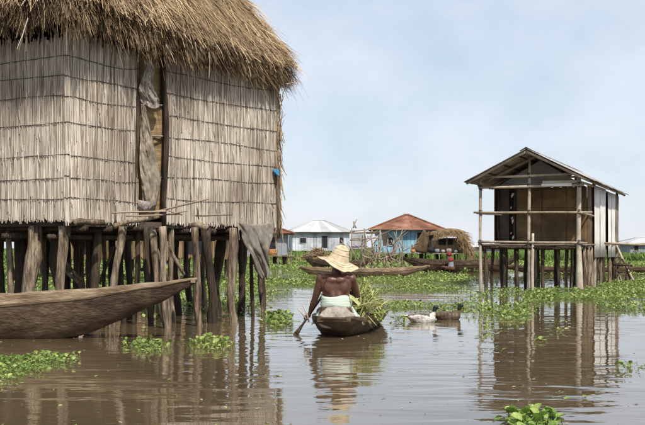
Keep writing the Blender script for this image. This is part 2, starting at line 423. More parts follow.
# reed walls -------------------------------------------------------
def reed_panel(p0, p1, nrm, ztop, zbot, lines, name='reed_wall', layers=3, backing=True):
    """vertical reeds tied by lines of twine; the reeds are too thin to pick apart"""
    p0, p1 = Vector(p0), Vector(p1); L = (p1 - p0).length; d = (p1 - p0).normalized()
    mb = MB()
    for ly in range(layers):
        x = 0.0
        while x < L:
            w = random.uniform(0.0038, 0.0078)
            x += w * random.uniform(1.5, 2.2)
            tone = min(1, max(0, random.gauss(0.58, 0.22)))
            if random.random() < 0.16: tone *= 0.3
            zt = ztop(x / L) + random.gauss(-0.03, 0.05); zb = zbot(x / L) + random.gauss(0, 0.016) - 0.012 * ly
            if ly == layers - 1:      # top layer: shorter reeds
                zt = random.choice([l[0] for l in lines] + [ztop(0)]) + random.gauss(0.02, 0.06)
                zb = max(zb, zt - random.uniform(0.3, 1.3)) if random.random() < .8 else zb
            n = max(3, int((zt - zb) / 0.28))
            ph = random.uniform(0, 6); am = random.uniform(0.002, 0.008); lean = random.gauss(0, 0.012)
            off = 0.006 + ly * 0.009
            pts = []
            for i in range(n + 1):
                z = zb + (zt - zb) * i / n
                xx = min(max(x + math.sin(ph + z * 5) * am + lean * (z - 2.4), 0), L)
                tie = min(abs(z - l[0]) for l in lines)
                bulge = 0.004 * min(1, tie / 0.06)
                pts.append(p0 + d * xx + nrm * (off + bulge + 0.004 * math.sin(ph * 2 + z * 3) + (0.03 * (FLOOR + 0.12 - z) if z < FLOOR + 0.12 else 0)) + Vector((0, 0, z)))
            mb.tube(pts, [w] * len(pts), 4, tone)
    for k in range(int(L * 16)):      # broken ends standing off the wall
        x = random.uniform(0, L); z = random.uniform(zbot(0), ztop(0) - .3); l = random.uniform(.05, .30)
        a = p0 + d * x + nrm * .034 + Vector((0, 0, z)); e_ = a + d * random.gauss(0, .035) + nrm * random.uniform(-.004, .02) + Vector((0, 0, -l))
        mb.tube([a, a.lerp(e_, .5) + nrm * .004, e_], random.uniform(.003, .006), 4, random.choice([.1, .25, .6, .95, 1.0]))
    o = mb.build(name, M_reed, hut, kind='stuff')
    if backing:
        q = []
        for (pp) in (p0, p1):
            for off in (0.0, -0.03):
                for z in (zbot(0) + 0.05, ztop(0) - 0.12): q.append(pp + nrm * off + Vector((0, 0, z)))
        link('wall_backing', q, [(0, 1, 5, 4), (2, 3, 7, 6), (0, 1, 3, 2), (4, 5, 7, 6), (0, 2, 6, 4), (1, 3, 7, 5)], M_reed, hut)
    for (z0, z1) in lines:
        n = max(8, int(L / 0.10)); pts = []; sag = random.uniform(-.035, .012); sag2 = random.uniform(.004, .012); z0 += random.gauss(0, .012); z1 += random.gauss(0, .02)
        for i in range(n + 1):
            t = i / n
            pts.append(p0 + d * (L * t) + nrm * (0.012 + 0.009 * layers + random.uniform(-.001, .001) - .0075) +
                       Vector((0, 0, z0 + (z1 - z0) * t + sag * math.sin(math.pi * t) + sag2 * math.sin(t * 7 + z0 * 9) + random.gauss(0, 0.003))))
        vs, fs = tube(pts, [random.uniform(0.0035, 0.0065) for _ in pts], 5)
        link('binding_twine', vs, fs, M_twine, hut, smooth=True)
    return o

corner_lines = [3.48, 3.22, 2.96, 2.64, 2.23, 1.96, 1.68]
pA = lambda s: C + au * (aL * s)
reed_panel(C, pA(0.285), an, lambda t: 3.80 - 0.10 * t, lambda t: 1.42 - 0.02 * t, [(z, z - 0.02) for z in corner_lines])
reed_panel(pA(0.415), RR, an, lambda t: 3.74 - 0.02 * t, lambda t: 1.41 - 0.01 * t, [(z, z + 0.02) for z in (3.52, 3.22, 2.88, 2.61, 2.34, 2.04, 1.74)])
reed_panel(L0, C, bn, lambda t: 3.74, lambda t: 1.42, [(z + 0.03, z) for z in corner_lines])
# rounded reed corner bundle hiding the joint of the two walls
mb = MB()
for k in range(110):
    th = random.uniform(0, 1); nn = (an * th + bn * (1 - th)).normalized()
    base = C + nn * random.uniform(0.01, 0.035)
    zt = 3.72 + random.gauss(0, .05); zb = 1.41 + random.gauss(0, .03)
    pts = [base + Vector((random.gauss(0, .005), random.gauss(0, .005), zb + (zt - zb) * i / 7)) for i in range(8)]
    mb.tube(pts, random.uniform(0.004, 0.008), 4, min(1, max(0, random.gauss(0.62, .2))))
mb.build('corner_reeds', M_reed, hut, kind='stuff')
for z in corner_lines:
    pts = [C + (an * t + bn * (1 - t)).normalized() * 0.044 + Vector((0, 0, z + random.gauss(0, .003))) for t in (0, .25, .5, .75, 1)]
    vs, fs = tube(pts, 0.007, 5); link('binding_twine', vs, fs, M_twine, hut, smooth=True)
# back walls (out of view) and right edge bundle of rough reeds
for p, q in ((RR, B0), (B0, L0)):
    d = (q - p).normalized(); nn = Vector((d.y, -d.x, 0))
    vs = [p + Vector((0, 0, 1.4)), q + Vector((0, 0, 1.4)), q + Vector((0, 0, 3.7)), p + Vector((0, 0, 3.7))]
    vs += [v - nn * 0.06 for v in vs]
    link('rear_wall', vs, [(0, 1, 2, 3), (7, 6, 5, 4), (0, 4, 5, 1), (1, 5, 6, 2), (2, 6, 7, 3), (3, 7, 4, 0)], M_reed, hut)
mb = MB()
for k in range(150):
    z = random.uniform(1.35, 3.75); l = random.uniform(0.12, 0.5)
    b0 = RR + au * random.uniform(0.0, 0.06) + an * random.uniform(-0.04, 0.09) + Vector((0, 0, z))
    dr = Vector((au.x * random.gauss(0.1, .18), random.gauss(0, .1), random.choice([-1, -1, 1]))).normalized()
    mb.tube([b0, b0 + dr * l * .5, b0 + dr * l + Vector((random.gauss(0.02, .03), 0, 0))], [0.008, 0.007, 0.003], 4, random.uniform(.2, .9))
mb.build('edge_reeds', M_thatch, hut, kind='stuff')
pole('corner_post', RR + an * .03 + au * .03 + Vector((0, 0, 1.2)), RR + an * .02 + au * .04 + Vector((0, 0, 3.8)), .035, .03, M_log, hut)
pole('corner_post', C + au * .12 + bu * .12 + Vector((0, 0, 1.2)), C + au * .10 + bu * .10 + Vector((0, 0, 4.0)), .05, .045, M_log, hut)
for s in (0.285, 0.415):
    pole('door_post', pA(s) + an * -.01 + Vector((0, 0, 1.3)), pA(s) + an * -.01 + Vector((0, 0, 3.8)), .04, .035, M_logdark, hut)
# doorway: tan mat pieces set back behind the opening
back = -0.13
for k, (z0, z1, o) in enumerate(((1.46, 2.05, .03), (2.0, 2.62, .015), (2.58, 3.05, .03), (3.02, 3.75, .0))):
    p, q = pA(.26) + an * (back + o), pA(.44) + an * (back + o)
    vs = []
    for i in range(9):
        for zz in (z0, z1):
            vs.append(p.lerp(q, i / 8) + an * (.02 * math.sin(i * 1.7 + k)) + Vector((0, 0, zz + .02 * math.sin(i * 2.1 + k))))
    vs += [v - an * .02 for v in vs]
    fs = [(2 * i, 2 * i + 2, 2 * i + 3, 2 * i + 1) for i in range(8)] + [(18 + 2 * i, 18 + 2 * i + 1, 18 + 2 * i + 3, 18 + 2 * i + 2) for i in range(8)]
    fs += [(2 * i + 1, 2 * i + 3, 2 * i + 21, 2 * i + 19) for i in range(8)] + [(2 * i, 2 * i + 18, 2 * i + 20, 2 * i + 2) for i in range(8)]
    link('door_mat', vs, fs, M_tanmat, hut)
for z in (2.02, 2.6, 3.03):
    pole('door_batten', pA(.265) + an * (back + .07) + Vector((0, 0, z)), pA(.435) + an * (back + .07) + Vector((0, 0, z + .02)), .016, .014, M_pole, hut, n=5)
for sgn, s in ((1, .27), (-1, .43)):
    vs, fs = box(pA(s) + an * (back / 2 - .02) + Vector((0, 0, 2.6)), (0.03, abs(back), 2.3), math.atan2(au.y, au.x))
    link('door_jamb', vs, fs, M_darkmat, hut)

# roof -------------------------------------------------------------
eN = C + (an * .36 + bn * .36) * .95 + Vector((0, 0, 4.10))
eR = RR + au * .16 + an * .20 + Vector((0, 0, 3.86))
eL = L0 + bu * .3 + bn * .36 + Vector((0, 0, 4.06))
eB = B0 + bu * .3 + au * .15 + Vector((0, 0, 3.9))
apex = Vector((-3.95, 16.9, 7.35))
CEN = Vector((-3.95, 16.8, 0))
def roof_pt(E0, E1, s, t, lift=0.0):
    e = E0.lerp(E1, s)
    p = e.lerp(apex, t)
    out = ((E0 + E1) / 2 - CEN); out.z = 0; out.normalize()
    b = 0.15 * math.sin(math.pi * min(1, t * 1.15)) ** 0.8 if t > 0 else 0
    nrm = (out * 0.78 + Vector((0, 0, 0.62))).normalized()
    return p + nrm * (b + lift), nrm, out
core = MB()
sides = [(eL, eN), (eN, eR), (eR, eB), (eB, eL)]
NS, NT = 10, 10
for (E0, E1) in sides:
    for lift, flip in ((-0.03, False), (-0.26, True)):
        k = len(core.v)
        for j in range(NT + 1):
            for i in range(NS + 1):
                p, nr, out = roof_pt(E0, E1, i / NS, j / NT, lift + 0.02 * mnoise.noise(Vector((i * 1.3, j * 1.1, lift * 9))))
                if j == 0: p += Vector((0, 0, 0.08))
                core.v.append(tuple(p)); core.t.append(.3)
        for j in range(NT):
            for i in range(NS):
                f = (k + j * (NS + 1) + i, k + j * (NS + 1) + i + 1, k + (j + 1) * (NS + 1) + i + 1, k + (j + 1) * (NS + 1) + i)
                core.f.append(f[::-1] if flip else f)
roof = core.build('roof', M_thatch_core, hut, smooth=True)

def thatch_strands(E0, E1, n, tmax, seed, fringe):
    r = random.Random(seed); mb = MB()
    for k in range(n + fringe):
        fr = k >= n; coarse = (not fr) and r.random() < .05
        s = r.uniform(-0.015, 1.015)
        if fr: t = r.uniform(0.0, 0.05); lift = r.uniform(-0.26, 0.02)
        else:
            t = .035 + (r.random() ** 1.25) * tmax; lift = r.uniform(-0.02, 0.06) + .07 * mnoise.noise(Vector((s * 22, t * 16, seed + 3))) + .085 * (1 - ((t * 11 + .6 * mnoise.noise(Vector((s * 7, seed, 2)))) % 1.0))
        p, nr, out = roof_pt(E0, E1, min(max(s, 0), 1), t, lift)
        along = (E1 - E0).normalized()
        up = (apex - E0.lerp(E1, s)).normalized()
        clump = mnoise.noise(Vector((s * 13, t * 10, seed))); clump2 = mnoise.noise(Vector((s * 34, t * 24, seed + 9)))
        d = (-up + along * (r.gauss(.10, .22) + .34 * clump + .55 * clump2 + (r.gauss(0, .35) if coarse else 0)) + nr * r.gauss(0.03, .10))
        if fr: d += Vector((0, 0, -r.uniform(0.0, 0.7))) - out * r.uniform(0, .12)
        d.normalize()
        l = r.uniform(.08, .26) if fr else r.uniform(.18, .62)
        if fr: l *= 1.25 + 1.1 * mnoise.noise(Vector((s * 30, 3, seed))) + .5 * mnoise.noise(Vector((s * 90, 7, seed)))
        if fr and r.random() < .04: l *= 1.7
        if coarse: l *= 1.3
        if not fr and t < .10: l *= .6
        wd = r.uniform(.0022, .0052) * (1.7 if t > .40 else 1) * (2.1 if coarse else 1)
        side = d.cross(nr).normalized() * wd
        tone = min(1, max(0, r.gauss(.46 + .36 * clump + .42 * clump2 + (.3 if coarse else 0), .28)))
        if fr: tone *= r.uniform(.30, .85)
        p1 = p + d * l * .5 + nr * r.gauss(0.012, .014)
        p2 = p + d * l + nr * r.gauss(0, .03) + Vector((0, 0, -.05 * l))
        th = nr * wd * .7
        mb.add([p - side, p + side, p + th, p1 - side, p1 + side, p1 + th, p2 - side * .6, p2 + side * .6, p2 + th * .5],
               [(0, 3, 5, 2), (2, 5, 4, 1), (3, 6, 8, 5), (5, 8, 7, 4)], tone)
    return mb.build('thatch', M_thatch, roof, kind='stuff')
thatch_strands(eN, eR, 40000, .62, 3, 9000)
thatch_strands(eL, eN, 18000, .42, 5, 6500)
thatch_strands(eR, eB, 2600, .9, 8, 1300)
thatch_strands(eB, eL, 1500, .9, 9, 300)
# long stray straws hanging under the eave
for px, py, dx, dy, Y in ((28, 18, -11, 31, 13.6), (43, 0, 1, 9, 13.5), (143, 33, 5, 18, 14.5), (166, 45, 9, 18, 14.8), (195, 42, 2, 20, 15.2), (209, 52, 0, 26, 15.5), (217, 45, 7, 15, 15.6), (246, 60, 5, 17, 16.2), (286, 84, 15, -2, 17.3), (291, 62, 8, 2, 17.5), (80, 14, 7, -6, 13.5)):
    a = P(px, py, Y); b = P(px + dx, py + dy, Y - .08)
    vs, fs = tube([a, a.lerp(b, .5) + Vector((.01, 0, .01)), b], [.007, .006, .003], 5)
    link('stray_straw', vs, fs, M_pole, roof)
# eave poles and rafters
def inset(p, dz=-0.19, k=.06):
    q = p.lerp(Vector((CEN.x, CEN.y, p.z)), k); return q + Vector((0, 0, dz))
for a, b in ((eL, eN), (eN, eR), (eR, eB), (eB, eL)):
    pole('eave_pole', inset(a), inset(b), .035, .03, M_log, roof, n=9, wob=.5)
for s in (.1, .3, .5, .7, .9):
    for (E0, E1) in sides[:2]:
        p, _, _ = roof_pt(E0, E1, s, .03, -.30); q, _, _ = roof_pt(E0, E1, s, .6, -.33)
        pole('rafter', p, q, .03, .025, M_logdark, roof, n=4)
pole('tie_beam', P(69, 30, 13.72), P(104, 26, 14.6), .035, .03, M_pole, roof, n=4)

# floor and beams --------------------------------------------------
vsf = [C + Vector((.08, .1, 1.33)), RR + Vector((-.1, -.05, 1.33)), B0 + Vector((0, 0, 1.33)), L0 + Vector((0, 0, 1.33))]
vsf += [v + Vector((0, 0, .08)) for v in vsf]
link('floor', vsf, [(3, 2, 1, 0), (4, 5, 6, 7), (0, 1, 5, 4), (1, 2, 6, 5), (2, 3, 7, 6), (3, 0, 4, 7)], M_darkmat, hut)
for k in range(9):        # bearers whose ends poke out under the wall
    s = .05 + k * .115
    a = pA(s) + an * random.uniform(.04, .14) + Vector((0, 0, 1.29 + random.uniform(-.02, .02)))
    pole('floor_bearer', a, a + bu * 4.3, .035, .04, M_logdark, hut, n=6)
for k in range(6):
    s = .06 + k * .18
    a = C + bu * (bL * s) + bn * random.uniform(.03, .1) + Vector((0, 0, 1.2))
    pole('floor_bearer', a, a + au * 4.3, .035, .04, M_logdark, hut, n=6)
pole('floor_beam', P(73, 223, 13.95), P(104, 222, 14.25), .042, .036, M_log, hut, n=5)
pole('floor_beam', P(113, 227, 14.2), P(158, 216, 14.4), .036, .03, M_log, hut, n=6)
pole('floor_beam', P(190, 226, 14.9), P(207, 228, 14.8), .04, .045, M_log, hut, n=4)
# small ledge of sticks at the doorway
for (x0, y0, x1, y1, r0, Y0, Y1) in ((112, 213, 166, 211, .014, 14.0, 14.1), (150, 213, 209, 199, .016, 14.3, 14.2), (163, 215, 188, 211, .010, 14.3, 14.4), (196, 215.5, 232, 215, .013, 15.2, 15.6), (126, 216, 180, 214, .014, 14.1, 14.4), (166, 209, 182, 215, .012, 14.3, 14.4), (197, 208, 199, 219, .012, 15.1, 15.15)):
    pole('ledge_stick', P(x0, y0, Y0), P(x1, y1, Y1), r0, r0 * .8, M_branch, hut, n=5, sides=6)

# stilts -----------------------------------------------------------
# (x at top, x at foot, distance, radius, dark, top height)
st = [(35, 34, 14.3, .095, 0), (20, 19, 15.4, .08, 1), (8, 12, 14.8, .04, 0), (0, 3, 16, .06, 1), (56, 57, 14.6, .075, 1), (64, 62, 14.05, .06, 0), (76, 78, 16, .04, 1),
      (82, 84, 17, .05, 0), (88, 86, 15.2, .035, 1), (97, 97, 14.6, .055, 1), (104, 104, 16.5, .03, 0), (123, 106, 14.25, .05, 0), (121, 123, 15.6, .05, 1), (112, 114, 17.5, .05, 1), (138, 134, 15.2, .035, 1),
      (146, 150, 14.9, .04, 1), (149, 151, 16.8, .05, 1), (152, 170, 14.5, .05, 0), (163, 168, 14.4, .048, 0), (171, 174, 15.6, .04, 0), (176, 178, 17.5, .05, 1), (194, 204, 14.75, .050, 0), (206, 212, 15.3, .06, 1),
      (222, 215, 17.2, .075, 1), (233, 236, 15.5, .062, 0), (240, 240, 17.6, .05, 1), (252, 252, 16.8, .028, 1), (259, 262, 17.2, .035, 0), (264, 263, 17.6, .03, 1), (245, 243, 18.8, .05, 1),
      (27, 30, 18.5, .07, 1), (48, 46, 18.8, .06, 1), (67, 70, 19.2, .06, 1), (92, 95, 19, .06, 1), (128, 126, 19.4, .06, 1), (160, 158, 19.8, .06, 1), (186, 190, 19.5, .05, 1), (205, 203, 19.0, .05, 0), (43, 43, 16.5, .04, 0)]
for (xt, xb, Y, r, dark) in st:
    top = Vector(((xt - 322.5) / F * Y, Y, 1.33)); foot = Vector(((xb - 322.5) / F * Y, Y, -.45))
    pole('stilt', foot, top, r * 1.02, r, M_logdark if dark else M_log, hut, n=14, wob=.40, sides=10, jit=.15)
# short braces and wedges between the stilts
for (x0, y0, x1, y1, Y) in ((66, 262, 80, 280, 14.8), (66, 270, 79, 284, 14.9), (50, 240, 62, 244, 14.9), (170, 246, 184, 275, 14.9), (150, 236, 172, 292, 15.2), (8, 236, 16, 280, 15.6), (112, 246, 100, 284, 16.4), (140, 270, 168, 262, 16.8), (72, 240, 84, 290, 16.2)):
    pole('brace', P(x0, y0, Y), P(x1, y1, Y + .1), 0.028, .022, M_log, hut, n=4)

# ------------------------------------------------------------------ reed huts seen between the stilts, far behind
def back_hut(px, Y, w, z0, z1, zr, label):
    c = P(px, 250, Y); e = empty('reed_hut', (c.x, c.y, 0), label, 'hut', 'huts glimpsed behind the stilts')
    d = 2.6
    for (a, b) in (((-w / 2, 0), (w / 2, 0)), ((w / 2, 0), (w / 2, d)), ((w / 2, d), (-w / 2, d)), ((-w / 2, d), (-w / 2, 0))):
        a, b = Vector((*a, 0)), Vector((*b, 0)); dd = (b - a).normalized(); nn = Vector((dd.y, -dd.x, 0)); L = (b - a).length
        vs = [c.xy.to_3d() + q + Vector((0, 0, z)) + nn * o for o in (0, .04) for (q, z) in ((a, z0), (b, z0), (b, z1), (a, z1))]
        link('wall', vs, [(3, 2, 1, 0), (4, 5, 6, 7), (0, 1, 5, 4), (1, 2, 6, 5), (2, 3, 7, 6), (3, 0, 4, 7)], M_tanmat, e)
        mb = MB(); x = 0
        while x < L:
            x += random.uniform(.03, .06); p = c.xy.to_3d() + a + dd * min(x, L) + nn * .05
            mb.tube([p + Vector((0, 0, z0 - random.uniform(0, .1))), p + Vector((0, 0, z1))], .018, 4, random.uniform(.2, 1))
        mb.build('reeds', M_thatch_dry, e, kind='stuff')
    vs, fs = box(c.xy.to_3d() + Vector((.2 * w, -.06, (z0 + z1) / 2 - .05)), (.6, .03, (z1 - z0) * .8)); link('door', vs, fs, M_darkopen, e)
    rv = [c.xy.to_3d() + Vector((x, y, z1 - .05)) for x, y in ((-w / 2 - .4, -.4), (w / 2 + .4, -.4), (w / 2 + .4, d + .4), (-w / 2 - .4, d + .4))] + [c.xy.to_3d() + Vector((x, d / 2, zr)) for x in (-w / 4, w / 4)]
    ro = link('roof', rv, [(3, 2, 1, 0), (0, 1, 5, 4), (1, 2, 5), (2, 3, 4, 5), (3, 0, 4)], M_thatch_core, e)
    mb = MB()
    for k in range(700):
        t = random.random(); q = random.random(); f = random.choice([(0, 1, 5, 4), (1, 2, 5, 5), (3, 0, 4, 4)])
        p = rv[f[0]].lerp(rv[f[1]], t).lerp(rv[f[3]].lerp(rv[f[2]], t), q); up = (rv[f[3]].lerp(rv[f[2]], t) - rv[f[0]].lerp(rv[f[1]], t)).normalized()
        mb.tube([p + Vector((0, 0, .05)), p - up * .25 + Vector((0, 0, .07)), p - up * .5 + Vector((random.gauss(0, .06), 0, 0))], [.02, .022, .01], 3, random.random())
    mb.build('thatch', M_thatch_dry, ro, kind='stuff')
    for x in (-.5, -.25, 0, .25, .5):
        for y in (0, d):
            vs, fs = tube([c.xy.to_3d() + Vector((x * w * .94, y, -.4)), c.xy.to_3d() + Vector((x * w * .94, y, z0 + .02))], [.07, .06], 7); link('stilt', vs, fs, M_log, e)
back_hut(178, 33, 2.6, .78, 2.3, 3.4, 'thatched reed hut glimpsed between the right stilts of the big hut')
back_hut(70, 36, 3.4, .75, 2.3, 3.6, 'thatched reed hut glimpsed between the left stilts of the big hut')

# ------------------------------------------------------------------ cloths hanging on the hut (things of their own)
def sheet(name, grid, m, label, cat, thick=.006, parent=None):
    ny, nx = len(grid), len(grid[0])
    vs = [p for row in grid for p in row]
    fs = []
    for j in range(ny - 1):
        for i in range(nx - 1):
            fs.append((j * nx + i, j * nx + i + 1, (j + 1) * nx + i + 1, (j + 1) * nx + i))
    o = link(name, vs, fs, m, parent, smooth=True, label=label, cat=cat)
    md = o.modifiers.new('thick', 'SOLIDIFY'); md.thickness = thick
    return o
def ridged(x, y, z): return 1 - 2 * abs(mnoise.noise(Vector((x, y, z))))
for nm, m, lab, x0f, x1f, ya, yb, sd0 in (
        ('plastic_sheet', M_plastic, 'crumpled dirty beige plastic sheet hanging in the hut doorway', lambda t: 141 - 3 * t + 13 * max(0, t - .55), lambda t: 145 + 16 * min(1, t * 1.35) - 5 * max(0, t - .75) * 4, 104, 209, 1.0),
        ('cloth_bag', M_bag, 'grey brown cloth bundle hanging at the top of the hut doorway', lambda t: 140 + 3 * (1 - t) + 2 * math.sin(t * 7), lambda t: 151 + 7 * t + 2 * math.sin(t * 9), 60, 106, 5.0)):
    grid = []
    for j in range(61):
        t = j / 60; row = []
        xl, xr = x0f(t), x1f(t)
        for i in range(25):
            u = i / 24; px = xl + (xr - xl) * u
            py = ya + (yb - ya) * t + 3 * math.sin(u * 4 + sd0) * t
            q = u * 2.2 - t * 1.6
            Y = 14.86 + (px - 140) * .018 + .05 * ridged(q * 1.6, t * 3.5, sd0) + .03 * ridged(q * 3.7 + 2, t * 8, sd0 + 3) + .012 * ridged(u * 9, t * 22, sd0) - .06 * math.sin(math.pi * u)
            row.append(P(px, py, Y))
        grid.append(row)
    sheet(nm, grid, m, lab, nm.replace('_', ' '), .004)
grid = []
for j in range(33):
    t = j / 32; row = []
    xl = 237 + 24 * t ** 1.15 + 1.2 * math.sin(t * 13); xr = 273 - 6 * t + 1.5 * math.sin(t * 9)
    for i in range(29):
        u = i / 28
        px = xl + (xr - xl) * u
        py = 222 + (58 - 9 * abs(u - .55)) * t + 3.5 * math.sin(u * 7 + 1) * t + 2.5 * math.sin(u * 3.1) * (1 - t)
        q = u * .9 - .75 * t
        Y = 15.62 + 1.3 * (px - 237) / 36 - .10 * math.sin(t * 3) + .15 * ridged(q * 2.4, t * .8, 2) + .07 * ridged(q * 5.5, t * 1.6, 5) + .025 * ridged(u * 4, t * 5, 8)
        row.append(P(px, py, Y))
    grid.append(row)
sheet('hanging_tarp', grid, M_tarp, 'torn grey tarp hanging in folds below the hut corner', 'tarp', .008)
o = link('plastic_scrap', *tube([P(273.5, 171, 17.4), P(276, 172, 17.38), P(279, 176, 17.36)], [.035, .05, .012], 7, .25), M_bluebit,
         label='small blue plastic scrap stuck to the edge of the reed wall', cat='scrap')
# rubbish bundles on the floor of the doorway
bun, bf = [], []
pts = [P(139, 210, 14.35), P(142, 204, 14.35), P(145, 205, 14.38), P(147, 211, 14.4)]
vs, fs = tube(pts, [.03, .075, .08, .03], 9, .15)
link('cloth_bundle', vs, fs, M_sack, smooth=True, label='small tan cloth bundle lying on the doorway ledge', cat='bundle')

# ================================================================== CANOES
def canoe(name, label, bow, heading, L, beam, free, draft, rise_bow, rise_stern, stern_w, overhang=.28, bow_sharp=.0, rim_m=None, hull_m=None, group=None, thwarts=(.25, .5, .75), strake=.72, stern_over=.2, thick=.03):
    """hull lofted along the axis: t = 0 stern, 1 bow; the bow tip stands at `bow` (on the water plane)"""
    h = Vector((math.cos(heading), math.sin(heading), 0)); s = Vector((-h.y, h.x, 0))
    bow = Vector(bow); ctr = bow - h * (L * .5); ctr.z = 0
    e = empty(name, ctr, label, 'canoe', group)
    NT = 34
    def halfw(t):
        a = min(1, t / .38); b = min(1, (1 - t) / .48)
        ws = stern_w + (1 - stern_w) * math.sin(a * math.pi / 2) ** .8
        wb = bow_sharp + (1 - bow_sharp) * math.sin(b * math.pi / 2) ** .85
        return beam / 2 * ws * wb
    def gun(t): return free + rise_bow * max(0, (t - .45) / .55) ** 2.2 + rise_stern * max(0, (.5 - t) / .5) ** 2.2
    def keel(t):
        z = -draft
        if t > 1 - overhang:
            k = (t - 1 + overhang) / overhang; z += (gun(1) - .05 + draft) * k ** 1.55
        if t < stern_over:
            k = (stern_over - t) / stern_over; z += (gun(0) - .06 + draft) * k ** 1.9
        return z
    def sect(t, q, off=0.0):
        """q 0 keel .. 1 gunwale"""
        w = halfw(t) + off; z0, z1 = keel(t), gun(t)
        prof = math.sin(min(1, q * 1.04) * math.pi / 2) ** .62
        return w * (prof * (.9 + .1 * q)), z0 - off * (1 - q) + (z1 - z0) * q ** 1.25
    Q = [0, .06, .16, .3, .45, .6, strake]
    def shell(qs, off, flip, offz=0):
        vs, fs = [], []
        row = 2 * len(qs) - (1 if qs[0] == 0 else 0)
        for i in range(NT + 1):
            t = i / NT
            c = bow - h * (L * (1 - t)); c.z = 0
            left = [(-sect(t, q, off)[0], sect(t, q, off)[1]) for q in reversed(qs)]
            right = [(sect(t, q, off)[0], sect(t, q, off)[1]) for q in (qs[1:] if qs[0] == 0 else qs)]
            wob = .006 * math.sin(i * 1.3) + .006 * math.sin(i * 2.9)
            for x, z in left + right: vs.append(c + s * x + Vector((0, 0, z + offz + wob)))
        for i in range(NT):
            for k in range(row - 1):
                if qs[0] != 0 and k == len(qs) - 1: continue
                f = (i * row + k, i * row + k + 1, (i + 1) * row + k + 1, (i + 1) * row + k)
                fs.append(f if flip else f[::-1])
        if qs[0] == 0:
            fs.append(tuple(range(row)) if not flip else tuple(range(row - 1, -1, -1)))
            fs.append(tuple(NT * row + k for k in range(row)))
        return vs, fs
    vs, fs = shell(Q, 0, False); hull = link('hull', vs, fs, hull_m or M_hull, e, smooth=True)
    vs, fs = shell(Q[1:] and [0, .2, .45, .7, .99], -thick, True); link('inside', vs, fs, M_hull_in, e, smooth=True)
    # top strakes, one each side, standing proud of the hull; rim closes the top
    for sg in (-1, 1):
        v2, f2 = [], []
        for i in range(NT + 1):
            t = i / NT; c = bow - h * (L * (1 - t)); c.z = 0
            wob = .006 * math.sin(i * 1.3) + .006 * math.sin(i * 2.9)
            prof = [(sect(t, strake - .03)[0] + .004, sect(t, strake - .03)[1]), (sect(t, strake)[0] + .014, sect(t, strake)[1] + .004), (sect(t, 1)[0] + .014, sect(t, 1)[1]),
                    (sect(t, 1)[0] + .012, sect(t, 1)[1] + .012), (max(0, sect(t, 1)[0] - thick - .012), sect(t, 1)[1] + .012), (max(0, sect(t, 1)[0] - thick - .012), sect(t, 1)[1] - .05)]
            for x, z in prof: v2.append(c + s * (x * sg) + Vector((0, 0, z + wob)))
        for i in range(NT):
            for k in range(5):
                f = (i * 6 + k, i * 6 + k + 1, (i + 1) * 6 + k + 1, (i + 1) * 6 + k); f2.append(f if sg < 0 else f[::-1])
        f2.append(tuple(range(6))); f2.append(tuple(NT * 6 + k for k in range(6)))
        link('strake', v2, f2, rim_m or M_hull_light, e)
    for t in thwarts:
        c = bow - h * (L * (1 - t)); w = halfw(t) - .02
        vs, fs = box(c + Vector((0, 0, gun(t) - .07)), (.17, 2 * w, .03), heading)
        link('thwart', vs, fs, M_plank, e)
    # blocks closing the two ends
    for t, sg in ((0.006, -1), (.994, 1)):
        c = bow - h * (L * (1 - t)); w = max(.035, halfw(t) * 1.0)
        vs, fs = box(c + Vector((0, 0, gun(t) - .02)), (.05, 2 * w + .02, .05), heading)
        link('end_block', vs, fs, rim_m or M_hull_light, e)
    return e

canoe('canoe', 'long weathered wooden canoe with raised bow moored beside the big thatched hut', P(197, 250, 12.75).xy.to_3d(), R(-3), 7.0, .80, .47, .12, .23, .12, .35, overhang=.30, strake=.87, thwarts=(.35, .6))
boat_h = R(82)
canoe('canoe', 'small low canoe paddled by the person in the straw hat', (0.13 + math.cos(boat_h) * 4.3 - .0, 12.75 + math.sin(boat_h) * 4.3, 0), boat_h, 4.3, .86, .19, .08, .10, .05, .40, overhang=.25, stern_over=.17, strake=.85, rim_m=M_hull, thwarts=(.13, .62))
canoe('canoe', 'slender pale canoe among the floating plants before the branch fence', W(433, 277).xy.to_3d() + Vector((0, 1.2, 0)), R(2), 4.9, .75, .28, .06, .12, .10, .2, hull_m=M_hull_light, thwarts=(.4, .7))
canoe('canoe', 'dark canoe carrying the person in a red headscarf', P(401, 250, 49).xy.to_3d(), R(180 + 3), 5.2, .95, .50, .08, .16, .12, .3, rim_m=M_hull, thwarts=(.5,))
canoe('canoe', 'long dark canoe lying behind the open-fronted stilt hut', P(494, 250, 44).xy.to_3d(), R(183), 8.5, .9, .26, .08, .14, .10, .3, rim_m=M_hull, thwarts=(.5,))
canoe('canoe', 'short dark canoe with a heap of straw behind the straw hat', P(303, 250, 52).xy.to_3d(), R(168), 3.2, .9, .42, .06, .28, .10, .3, rim_m=M_hull, thwarts=(.5,))

